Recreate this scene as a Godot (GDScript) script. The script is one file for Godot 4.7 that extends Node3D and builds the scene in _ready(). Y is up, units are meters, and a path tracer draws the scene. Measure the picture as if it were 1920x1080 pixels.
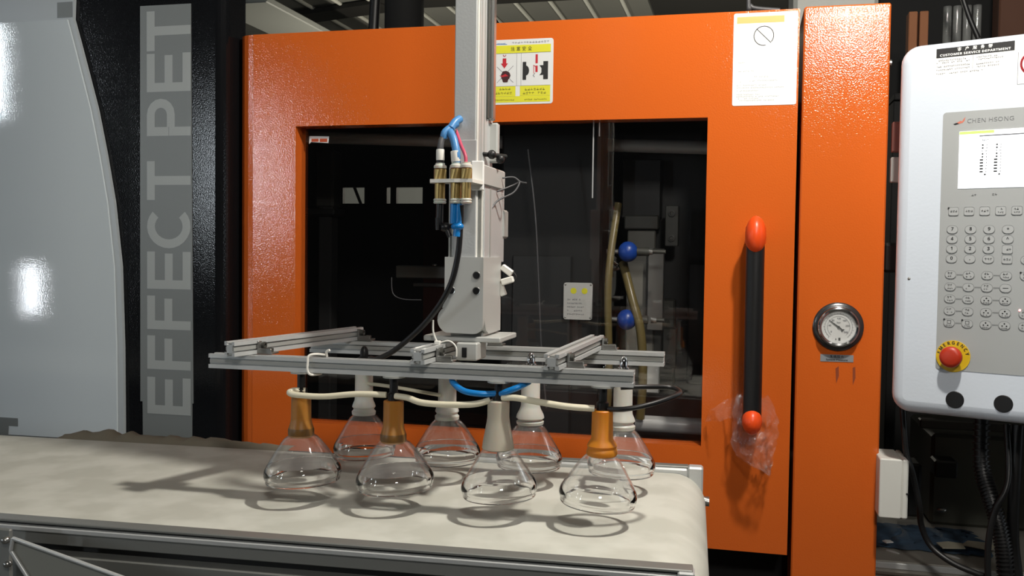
extends Node3D
# An injection moulding machine with its safety door, a gantry gripper over a belt conveyor, a control panel. Metres, y up; the machine front lies in z = 0.

var taken := {}
var M := {}
var F: SystemFont
var FB: SystemFont
var rng := RandomNumberGenerator.new()

# ---------------------------------------------------------------- mesh builder
class Shape:
	var st := SurfaceTool.new()
	var x := Transform3D()
	func _init(t := Transform3D()):
		x = t
		st.begin(Mesh.PRIMITIVE_TRIANGLES)
	func tri(a: Vector3, b: Vector3, c: Vector3, g := -1):
		st.set_smooth_group(g)
		st.add_vertex(x * a); st.add_vertex(x * c); st.add_vertex(x * b)
	func quad(a: Vector3, b: Vector3, c: Vector3, d: Vector3, g := -1):
		tri(a, b, c, g); tri(a, c, d, g)
	func box(c: Vector3, s: Vector3, ch := 0.0) -> Shape:
		var h := s / 2
		var k := minf(ch, minf(h.x, minf(h.y, h.z)) * 0.9)
		for axis in 3:
			for sg in [-1.0, 1.0]:
				var u := (axis + 1) % 3
				var v := (axis + 2) % 3
				var q := []
				for w in [[-1, -1], [1, -1], [1, 1], [-1, 1]]:
					var p := Vector3()
					p[axis] = sg * h[axis]
					p[u] = w[0] * (h[u] - k)
					p[v] = w[1] * (h[v] - k)
					q.append(c + p)
				if sg > 0: quad(q[0], q[1], q[2], q[3])
				else: quad(q[3], q[2], q[1], q[0])
		if k > 0.0:
			for axis in 3:
				var u := (axis + 1) % 3
				var v := (axis + 2) % 3
				for su in [-1.0, 1.0]:
					for sv in [-1.0, 1.0]:
						var q := []
						for w in [[-1, 0], [1, 0], [1, 1], [-1, 1]]:
							var p := Vector3()
							p[axis] = w[0] * (h[axis] - k)
							p[u] = su * (h[u] - (k if w[1] == 1 else 0.0))
							p[v] = sv * (h[v] - (0.0 if w[1] == 1 else k))
							q.append(c + p)
						if su * sv > 0: quad(q[3], q[2], q[1], q[0])
						else: quad(q[0], q[1], q[2], q[3])
			for a in [-1.0, 1.0]:
				for b in [-1.0, 1.0]:
					for d in [-1.0, 1.0]:
						var p0 := c + Vector3(a * h.x, b * (h.y - k), d * (h.z - k))
						var p1 := c + Vector3(a * (h.x - k), b * h.y, d * (h.z - k))
						var p2 := c + Vector3(a * (h.x - k), b * (h.y - k), d * h.z)
						if a * b * d > 0: tri(p0, p1, p2)
						else: tri(p0, p2, p1)
		return self
	# polygon in xy swept along z
	func prism(poly: PackedVector2Array, z0: float, z1: float, smooth := false) -> Shape:
		var p := poly.duplicate()
		var area := 0.0
		for i in p.size():
			area += p[i].cross(p[(i + 1) % p.size()])
		if area < 0: p.reverse()
		var ix := Geometry2D.triangulate_polygon(p)
		for i in range(0, ix.size(), 3):
			var a := p[ix[i]]; var b := p[ix[i + 1]]; var c := p[ix[i + 2]]
			if (b - a).cross(c - a) < 0:
				var t := b; b = c; c = t
			tri(Vector3(a.x, a.y, z1), Vector3(b.x, b.y, z1), Vector3(c.x, c.y, z1))
			tri(Vector3(a.x, a.y, z0), Vector3(c.x, c.y, z0), Vector3(b.x, b.y, z0))
		for i in p.size():
			var a := p[i]; var b := p[(i + 1) % p.size()]
			quad(Vector3(a.x, a.y, z0), Vector3(b.x, b.y, z0), Vector3(b.x, b.y, z1), Vector3(a.x, a.y, z1), 7 if smooth else -1)
		return self
	# profile of (radius, height) turned about y; a new smooth group at each sharp corner
	func lathe(prof: Array, seg := 28, sharp := 0.6) -> Shape:
		var g := 20
		for j in prof.size() - 1:
			if j > 0:
				var d0: Vector2 = (prof[j] - prof[j - 1]).normalized()
				var d1: Vector2 = (prof[j + 1] - prof[j]).normalized()
				if absf(d0.angle_to(d1)) > sharp: g += 1
			for i in seg:
				var a := TAU * i / seg
				var b := TAU * (i + 1) / seg
				var p: Vector2 = prof[j]
				var q: Vector2 = prof[j + 1]
				var A := Vector3(p.x * cos(a), p.y, -p.x * sin(a)); var B := Vector3(p.x * cos(b), p.y, -p.x * sin(b))
				var C := Vector3(q.x * cos(b), q.y, -q.x * sin(b)); var D := Vector3(q.x * cos(a), q.y, -q.x * sin(a))
				if p.x < 1e-6: tri(A, C, D, g)
				elif q.x < 1e-6: tri(A, B, C, g)
				else: quad(A, B, C, D, g)
		return self
	func tube(pts: Array, r: float, seg := 10, r1 := -1.0) -> Shape:
		var n := pts.size()
		var up := Vector3.UP
		var rings := []
		for i in n:
			var t: Vector3 = (pts[mini(i + 1, n - 1)] - pts[maxi(i - 1, 0)]).normalized()
			if absf(t.dot(up)) > 0.98: up = Vector3.RIGHT if absf(t.x) < 0.9 else Vector3.BACK
			var s := t.cross(up).normalized()
			up = s.cross(t).normalized()
			var rr := r if r1 < 0 else lerpf(r, r1, float(i) / (n - 1))
			var ring := []
			for k in seg:
				var a := TAU * k / seg
				ring.append(pts[i] + (s * cos(a) + up * sin(a)) * rr)
			rings.append(ring)
		for i in n - 1:
			for k in seg:
				var k2 := (k + 1) % seg
				quad(rings[i][k2], rings[i][k], rings[i + 1][k], rings[i + 1][k2], 3)
		for k in range(1, seg - 1):
			tri(rings[0][0], rings[0][k], rings[0][k + 1])
			tri(rings[n - 1][0], rings[n - 1][k + 1], rings[n - 1][k])
		return self
	func ball(c: Vector3, r: Vector3, seg := 20, rows := 12) -> Shape:
		for j in rows:
			for i in seg:
				var f := func(ii, jj): return c + r * Vector3(sin(PI * jj / rows) * cos(TAU * ii / seg), -cos(PI * jj / rows), -sin(PI * jj / rows) * sin(TAU * ii / seg))
				var A: Vector3 = f.call(i, j); var B: Vector3 = f.call(i + 1, j); var C: Vector3 = f.call(i + 1, j + 1); var D: Vector3 = f.call(i, j + 1)
				if j == 0: tri(A, C, D, 5)
				elif j == rows - 1: tri(A, B, C, 5)
				else: quad(A, B, C, D, 5)
		return self
	# a flat stroke of print in the xy plane, facing +z
	func stroke(pts: Array, w: float, z := 0.0) -> Shape:
		for i in pts.size() - 1:
			var a: Vector2 = pts[i]; var b: Vector2 = pts[i + 1]
			var t := (b - a).normalized() * w / 2
			var s := Vector2(-t.y, t.x)
			a -= t; b += t
			quad(Vector3(a.x - s.x, a.y - s.y, z), Vector3(b.x - s.x, b.y - s.y, z), Vector3(b.x + s.x, b.y + s.y, z), Vector3(a.x + s.x, a.y + s.y, z))
		return self
	func rect(x0: float, y0: float, x1: float, y1: float, z := 0.0) -> Shape:
		quad(Vector3(x0, y0, z), Vector3(x1, y0, z), Vector3(x1, y1, z), Vector3(x0, y1, z))
		return self
	func flat(poly: PackedVector2Array, z := 0.0) -> Shape:
		var ix := Geometry2D.triangulate_polygon(poly)
		for i in range(0, ix.size(), 3):
			var a := poly[ix[i]]; var b := poly[ix[i + 1]]; var c := poly[ix[i + 2]]
			if (b - a).cross(c - a) < 0:
				var t := b; b = c; c = t
			tri(Vector3(a.x, a.y, z), Vector3(b.x, b.y, z), Vector3(c.x, c.y, z))
		return self
	func mesh() -> ArrayMesh:
		st.generate_normals()
		return st.commit()

# ---------------------------------------------------------------- naming and parenting
func numbered(n: String) -> String:
	if not taken.has(n):
		taken[n] = 0
		return n
	taken[n] += 1
	return "%s_%03d" % [n, taken[n]]

func tag(o: Node, label := "", category := "", group := "", kind := ""):
	if label: o.set_meta("label", label)
	if category: o.set_meta("category", category)
	if group: o.set_meta("group", group)
	if kind: o.set_meta("kind", kind)

func thing(called: String, label: String, category: String, at := Vector3.ZERO, turn := 0.0, group := "") -> Node3D:
	var o := Node3D.new()
	o.name = numbered(called)
	add_child(o)
	o.position = at
	o.rotation.y = turn
	tag(o, label, category, group)
	return o

func part(called: String, s, m: Material, parent: Node, label := "") -> MeshInstance3D:
	var o := MeshInstance3D.new()
	o.name = called
	o.mesh = s.mesh() if s is Shape else s
	o.material_override = m
	parent.add_child(o, true)
	if label: o.set_meta("label", label)
	return o

func single(called: String, s, m: Material, label: String, category: String, group := "") -> MeshInstance3D:
	var o := part(numbered(called), s, m, self, label)
	tag(o, label, category, group)
	return o

func struct(called: String, s, m: Material) -> MeshInstance3D:
	var o := part(called, s, m, self)
	o.set_meta("kind", "structure")
	return o

func mat(hex: String, rough := 0.5, metal := 0.0, alpha := 1.0) -> StandardMaterial3D:
	var m := StandardMaterial3D.new()
	m.albedo_color = Color(hex)
	m.roughness = rough
	m.metallic = metal
	if alpha < 1.0:
		m.transparency = BaseMaterial3D.TRANSPARENCY_ALPHA
		m.albedo_color.a = alpha
		m.cull_mode = BaseMaterial3D.CULL_DISABLED
	return m

func noise_tex(freq: float, normal := false, strength := 4.0, oct := 3, size := 512, ramp = null) -> NoiseTexture2D:
	var n := FastNoiseLite.new()
	n.noise_type = FastNoiseLite.TYPE_SIMPLEX_SMOOTH
	n.frequency = freq
	n.fractal_octaves = oct
	n.seed = int(freq * 9000.0) + oct
	var t := NoiseTexture2D.new()
	t.noise = n
	t.width = size
	t.height = size
	t.seamless = true
	t.as_normal_map = normal
	t.bump_strength = strength
	if ramp: t.color_ramp = ramp
	return t

func bumpy(m: StandardMaterial3D, tex: Texture2D, repeats: float, k := 1.0):
	m.normal_enabled = true
	m.normal_texture = tex
	m.normal_scale = k
	m.uv1_triplanar = true
	m.uv1_world_triplanar = true
	m.uv1_scale = Vector3.ONE * repeats

func tinted(m: StandardMaterial3D, tex: Texture2D, repeats: float):
	m.albedo_texture = tex
	m.uv1_triplanar = true
	m.uv1_world_triplanar = true
	m.uv1_scale = Vector3.ONE * repeats

func two_tone(a: String, b: String) -> Gradient:
	var g := Gradient.new()
	g.set_color(0, Color(a)); g.set_color(1, Color(b))
	g.set_offset(0, 0.3); g.set_offset(1, 0.72)
	return g

func V(a: float, b: float, c: float) -> Vector3: return Vector3(a, b, c)

# smooth curve through points
func curve(pts: Array, each := 6) -> Array:
	var out := []
	for i in pts.size() - 1:
		var p0: Vector3 = pts[maxi(i - 1, 0)]; var p1: Vector3 = pts[i]; var p2: Vector3 = pts[i + 1]; var p3: Vector3 = pts[mini(i + 2, pts.size() - 1)]
		for k in each:
			out.append(p1.cubic_interpolate(p2, p0, p3, float(k) / each))
	out.append(pts[-1])
	return out

func rounded(w: float, h: float, r: float, n := 5) -> PackedVector2Array:
	var p := PackedVector2Array()
	for c in [[1, 1, 0.0], [-1, 1, 0.25], [-1, -1, 0.5], [1, -1, 0.75]]:
		for k in n + 1:
			var a: float = TAU * (c[2] + 0.25 * k / n)
			p.append(Vector2(c[0] * (w / 2 - r) + r * cos(a), c[1] * (h / 2 - r) + r * sin(a)))
	return p

func moved(p: PackedVector2Array, by: Vector2) -> PackedVector2Array:
	var o := PackedVector2Array()
	for v in p: o.append(v + by)
	return o

func disc(c: Vector2, r: float, n := 24) -> PackedVector2Array:
	var p := PackedVector2Array()
	for k in n: p.append(c + Vector2(cos(TAU * k / n), sin(TAU * k / n)) * r)
	return p

# lettering: centre at (x, y) on the face of the parent, cap height h
func text(s: String, x: float, y: float, z: float, h: float, m: Material, parent: Node, bold := true, wide := 1.0, left := false) -> MeshInstance3D:
	var t := TextMesh.new()
	t.font = FB if bold else F
	t.text = s
	t.font_size = 48
	t.pixel_size = h / (48 * 0.71)
	t.depth = 0.0004
	t.curve_step = 4.0
	t.horizontal_alignment = HORIZONTAL_ALIGNMENT_LEFT if left else HORIZONTAL_ALIGNMENT_CENTER
	t.vertical_alignment = VERTICAL_ALIGNMENT_CENTER
	var o := part("lettering", t, m, parent)
	o.position = Vector3(x, y, z)
	o.scale = Vector3(wide, 1, 1)
	return o

# characters as brush strokes: runs of points on a 15 x 15 grid
const GLYPHS := {
	"note": "2e4c 1938 1145 9fad 6beb 66e6 51f1 aba1",
	"mind": "8f8e 2ede 1beb 4abab5454a 48b8 2411 4451a1b2 8483 c4e2",
	"calm": "8f8d 1b1dedeb 18e8 7b44d0 a88320",
	"whole": "8f19 8fe9 48b8 44b4 11e1 8881",
	"system": "bf3d 8e4aaa47c7 8780 4421 a4d1",
	"unite": "4e2a5a1667 1263 afbd 7cec ac88e9 989460 c8c1e1e3",
	"press": "2eee 2e2601 48e8 9c91 31f1 b5c3",
	"force": "2adac2a1 8f7820",
	"guest": "8f8d 1b1dedeb 6aaa25 69e5 44a4a04044",
	"door": "8f9e 3cdcd838 3c3610",
	"serve": "2e2400 2e6e61 2a6a 2666 8eeeea 8e80 98e891 96e0",
	"duty": "5f2a 5ebe27 4ce8 36c6b190 886320",
	"section": "4f5e 1d8d 3c3a 7c6a 0999 2777712127 aea0 aeeec9e6b4",
}

func glyph(sh: Shape, kind: String, x: float, y: float, w: float, h: float, lw: float, z: float):
	for run in GLYPHS[kind].split(" "):
		var pts := []
		for i in range(0, run.length(), 2):
			pts.append(Vector2(x + run[i].hex_to_int() * w / 15.0, y + run[i + 1].hex_to_int() * h / 15.0))
		sh.stroke(pts, lw, z)

func little_text(sh: Shape, x0: float, x1: float, y: float, h: float, z: float, pitch := 0.0):
	# print too small to read: short marks the size of its characters
	var p := pitch if pitch > 0 else h * 1.05
	var x := x0
	while x < x1 - p * 0.6:
		if rng.randf() > 0.1:
			var a := rng.randf_range(0.15, 0.85)
			sh.stroke([Vector2(x, y - h * 0.35 + h * 0.7 * a), Vector2(x + p * 0.7, y - h * 0.35 + h * 0.7 * a)], h * 0.16, z)
			sh.stroke([Vector2(x + p * rng.randf_range(0.1, 0.6), y - h * 0.42), Vector2(x + p * rng.randf_range(0.1, 0.6), y + h * 0.42)], h * 0.15, z)
			if rng.randf() > 0.4: sh.stroke([Vector2(x + p * 0.05, y - h * 0.4), Vector2(x + p * 0.65, y - h * 0.4)], h * 0.14, z)
		x += p

func materials():
	F = SystemFont.new(); F.font_names = ["Droid Sans"]
	FB = SystemFont.new(); FB.font_names = ["Droid Sans"]; FB.font_weight = 700
	var peel := noise_tex(0.055, true, 5.0, 2)
	var fine := noise_tex(0.12, true, 3.0, 3)
	var wear := noise_tex(0.012, false, 1.0, 4, 512, two_tone("ececea", "ffffff"))
	M.orange = mat("ce6123", 0.1); bumpy(M.orange, peel, 8.0, 0.14)
	M.orange_dark = mat("b04414", 0.5)
	M.black_paint = mat("131416", 0.12); M.black_paint.metallic_specular = 0.34; bumpy(M.black_paint, peel, 8.0, 0.1)
	M.cover_grey = mat("aab0b3", 0.35)
	M.cover_face = mat("c6ced2", 0.035); bumpy(M.cover_face, peel, 8.0, 0.02)
	M.strip = mat("6f7372", 0.4)
	M.letter = mat("989c9a", 0.4)
	M.pane = mat("404244", 0.02, 0.0, 0.01)
	M.pet = mat("f4f6f8", 0.04, 0.0, 0.03)
	M.pet_rim = mat("ffffff", 0.03); M.pet_rim.refraction_enabled = true; M.pet_rim.refraction_scale = 0.055; M.pet_rim.albedo_color.a = 0.0; M.pet_rim.transparency = BaseMaterial3D.TRANSPARENCY_ALPHA
	M.film = mat("e8e4e0", 0.06, 0.0, 0.045); bumpy(M.film, peel, 5.0, 0.5)
	M.alu = mat("c6c8c7", 0.38, 0.3); bumpy(M.alu, fine, 3.0, 0.06)
	M.alu_dark = mat("8e8f8b", 0.45, 0.5)
	M.slot = mat("a4a5a1", 0.45, 0.2)
	M.gap = mat("2a2a29", 0.6)
	M.steel = mat("a9a9a6", 0.28, 0.85)
	M.plate = mat("bcbdb9", 0.42, 0.15)
	M.chrome = mat("c9cacc", 0.12, 1.0)
	M.dark_steel = mat("454540", 0.45, 0.2)
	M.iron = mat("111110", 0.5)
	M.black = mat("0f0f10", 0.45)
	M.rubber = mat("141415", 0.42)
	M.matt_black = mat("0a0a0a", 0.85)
	M.brass = mat("a8905a", 0.35, 0.7)
	M.white_plastic = mat("e6e4dc", 0.4)
	M.white_sheet = mat("f3f3f0", 0.6)
	M.box_white = mat("d6d6d0", 0.5)
	M.belt = mat("cdcdc3", 0.7)
	tinted(M.belt, wear, 1.3)
	M.amber = mat("a36d28", 0.4); M.amber.subsurf_scatter_enabled = true; M.amber.subsurf_scatter_strength = 0.3
	M.bright_amber = mat("c47810", 0.5); M.bright_amber.subsurf_scatter_enabled = true; M.bright_amber.subsurf_scatter_strength = 0.3
	M.frosted = mat("b3ab9b", 0.5); M.frosted.subsurf_scatter_enabled = true; M.frosted.subsurf_scatter_strength = 0.3
	M.milky = mat("c9c7be", 0.45); M.milky.subsurf_scatter_enabled = true; M.milky.subsurf_scatter_strength = 0.3
	M.hose_clear = mat("d9d2ba", 0.3)
	M.hose_blue = mat("1478c0", 0.3)
	M.hose_blue_pale = mat("4b86bd", 0.4)
	M.hose_pink = mat("c04a62", 0.4)
	M.hose_grey = mat("4b4b4d", 0.45)
	M.hose_yellow = mat("685c38", 0.35)
	M.valve_blue = mat("1a3f8f", 0.35)
	M.handle_orange = mat("f0501a", 0.35)
	M.red = mat("b23016", 0.4)
	M.yellow = mat("dcb61a", 0.5)
	M.sign_yellow = mat("d3cf2e", 0.5)
	M.sign_white = mat("d5d6d4", 0.5)
	M.ink = mat("1b1b1c", 0.6)
	M.ink_grey = mat("6a6b70", 0.6)
	M.ink_pale = mat("a0a4a3", 0.6)
	M.ink_olive = mat("6d6a1c", 0.6)
	M.ink_red = mat("b5202c", 0.5)
	M.ink_blue = mat("3d78b8", 0.5)
	M.band_orange = mat("e8b46a", 0.6)
	M.console = mat("d3dbe5", 0.3); bumpy(M.console, fine, 2.0, 0.05)
	M.keypad = mat("a3a6a6", 0.5)
	M.key = mat("acafaf", 0.45)
	M.logo_orange = mat("c9705a", 0.5)
	M.roof = mat("74746e", 0.7)
	M.roof_rib = mat("d0d0c6", 0.6)
	M.girder = mat("15130f", 0.8)
	M.beam_pale = mat("8d8f8a", 0.6)
	M.wall = mat("56585a", 0.9)
	M.floor = mat("55534e", 0.8)
	M.cardboard = mat("8a5a3c", 0.85)
	M.wood = mat("4a2c1c", 0.8)
	M.glass = mat("d6dad8", 0.03, 0.0, 0.12)
	M.bed = mat("a29f96", 0.45, 0.2)
	M.olive_iron = mat("4c4d43", 0.6)
	M.cloth_blue = mat("41586f", 0.8)
	M.paper = mat("b4b09c", 0.8)
	M.rag = mat("7d7565", 0.9)
	M.dirt = mat("8a3c18", 0.6)

func lamp(called: String, label: String, at: Vector3, r: float, energy: float, glow: float, warm: Color):
	var o := thing(called, label, "lamp", at)
	var gm := mat("ffffff", 0.5)
	gm.emission_enabled = true; gm.emission = warm; gm.emission_energy_multiplier = glow
	part("bulb", Shape.new().ball(Vector3.ZERO, Vector3.ONE * r), gm, o)
	part("socket", Shape.new().lathe([Vector2(0, r * 0.8), Vector2(r * 0.5, r * 0.8), Vector2(r * 0.55, r * 2.2), Vector2(0, r * 2.2)], 16), M.white_plastic, o)
	part("cord", Shape.new().tube([V(0, r * 2.2, 0), V(0, 3.9 - at.y, 0)], 0.004, 6), M.black, o)
	var l := OmniLight3D.new()
	l.name = "bulb_light"
	l.light_color = warm; l.light_energy = energy; l.light_size = r
	l.omni_range = 30.0; l.omni_attenuation = 2.0; l.shadow_enabled = true
	o.add_child(l)

func side_window(called: String, at: Vector3, size: Vector2, glow: float, energy: float, turn: float):
	window_light(called, at, size, glow, energy, Color(0.93, 0.97, 1.0))
	get_node(called).rotation.y = turn + PI

func lamp_panel(at: Vector3, size: Vector2, glow: float, energy: float):
	# a square lamp hung behind the camera and turned down towards the machine
	var o := thing("flood_lamp", "square flood lamp hung under the ceiling in front of the machine", "lamp", at)
	o.rotation = V(-0.35, 0.12, 0)
	var gm := mat("ffffff", 0.6)
	gm.emission_enabled = true; gm.emission = Color(1.0, 0.98, 0.95); gm.emission_energy_multiplier = glow
	part("lamp_glass", Shape.new().box(Vector3.ZERO, V(size.x, size.y, 0.01)), gm, o)
	part("lamp_body", Shape.new().box(V(0, 0, 0.04), V(size.x + 0.04, size.y + 0.04, 0.06), 0.01), M.dark_steel, o)
	part("hanger", Shape.new().tube([V(0, size.y / 2, 0.04), V(0, 1.25, 0.45)], 0.012, 8), M.dark_steel, o)
	var l := AreaLight3D.new()
	l.name = "flood_light"
	l.area_size = size; l.light_color = Color(1.0, 0.98, 0.95); l.light_energy = energy
	l.area_range = 30.0; l.area_attenuation = 2.0; l.shadow_enabled = true
	l.position = V(0, 0, -0.02)
	o.add_child(l)

func window_light(called: String, at: Vector3, size: Vector2, glow: float, energy: float, cool: Color):
	# a bright frosted window in the wall behind the camera, facing -z
	var o := Node3D.new()
	o.name = called; add_child(o); o.position = at; o.set_meta("kind", "structure")
	var gm := mat("ffffff", 0.6)
	gm.emission_enabled = true; gm.emission = cool; gm.emission_energy_multiplier = glow
	part("window_pane", Shape.new().box(Vector3.ZERO, V(size.x, size.y, 0.01)), gm, o)
	var fr := Shape.new()
	for s in [-1, 1]:
		fr.box(V(s * (size.x / 2 + 0.02), 0, -0.01), V(0.04, size.y + 0.08, 0.06))
		fr.box(V(0, s * (size.y / 2 + 0.02), -0.01), V(size.x, 0.04, 0.06))
	part("window_frame", fr, M.alu_dark, o)
	var l := AreaLight3D.new()
	l.name = "window_glow"
	l.area_size = size; l.light_color = cool; l.light_energy = energy
	l.area_range = 30.0; l.area_attenuation = 2.0; l.shadow_enabled = true
	l.position = V(0, 0, -0.03)
	o.add_child(l)

func _ready():
	rng.seed = 7
	# ------------------------------------------------ camera, air, exposure
	var cam := Camera3D.new()
	cam.name = "camera"
	cam.fov = 34.284
	cam.position = V(0, 1.32, 2.0)
	cam.rotation_degrees = V(-2.156, 13.832, 0.737)
	cam.near = 0.05; cam.far = 60.0
	add_child(cam)
	cam.current = true
	var we := WorldEnvironment.new()
	we.name = "environment"
	var e := Environment.new()
	e.background_mode = Environment.BG_COLOR
	e.background_color = Color(0.01, 0.01, 0.011)
	e.tonemap_mode = Environment.TONE_MAPPER_LINEAR
	e.tonemap_exposure = 1.0
	e.sdfgi_enabled = true; e.ssao_enabled = true; e.ssil_enabled = true
	we.environment = e
	add_child(we)
	materials()
	# ------------------------------------------------ light
	lamp("hanging_bulb", "bright bare bulb on a cord above the conveyor", V(0.29, 2.45, 0.87), 0.045, 2.2, 30.0, Color(1.0, 0.975, 0.935))
	lamp("hall_bulb", "bare bulb on a cord in the hall behind the machine", V(-3.2, 2.35, -6.4), 0.06, 2.6, 6.0, Color(1.0, 0.97, 0.9))
	lamp("hall_bulb", "bare bulb on a cord in the hall beyond the control panel", V(0.0, 2.3, -7.2), 0.06, 2.2, 6.0, Color(1.0, 0.97, 0.9))
	window_light("window_1", V(-4.05, 1.93, 5.0), Vector2(0.22, 1.0), 18.0, 2.0, Color(0.93, 0.97, 1.0))
	window_light("window_2", V(-6.45, 2.85, 5.0), Vector2(0.4, 0.8), 26.0, 1.6, Color(0.93, 0.97, 1.0))
	window_light("window_3", V(-5.97, 0.95, 5.0), Vector2(0.11, 0.42), 24.0, 0.4, Color(0.95, 0.97, 1.0))
	side_window("window_4", V(6.45, 1.7, 1.2), Vector2(1.6, 1.5), 2.0, 0.3, -PI / 2)
	side_window("window_5", V(-8.45, 1.7, 1.6), Vector2(2.0, 1.5), 1.6, 0.3, PI / 2)
	lamp_panel(V(0.51, 2.58, 3.0), Vector2(0.31, 0.24), 24.0, 1.8)
	hall()
	machine()
	inside()
	door()
	gauge_column()
	panel()
	conveyor()
	gripper()
	arm()
	right_side()
	above()

func hall():
	struct("floor", Shape.new().box(V(-1, -0.05, -3.5), V(16, 0.1, 17.4)), M.floor)
	var c := struct("ceiling", Shape.new().box(V(-1, 3.95, -3.5), V(16, 0.1, 17.4)), M.roof)
	for k in 28:
		part("roof_rib", Shape.new().box(V(-5.2 + 0.36 * k, 3.885, -8.6), V(0.035, 0.03, 7.0), 0.006), M.roof_rib, c)
	struct("wall_back", Shape.new().box(V(-1, 1.95, -9.45), V(15, 3.9, 0.1)), M.beam_pale)
	struct("wall_left", Shape.new().box(V(-8.55, 1.95, -3.5), V(0.1, 3.9, 17.2)), M.wall)
	struct("wall_right", Shape.new().box(V(6.55, 1.95, -3.5), V(0.1, 3.9, 17.2)), M.wall)
	struct("wall_front", Shape.new().box(V(-1, 1.95, 5.1), V(16, 3.9, 0.1)), mat("2c2d2e", 0.9))

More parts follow.
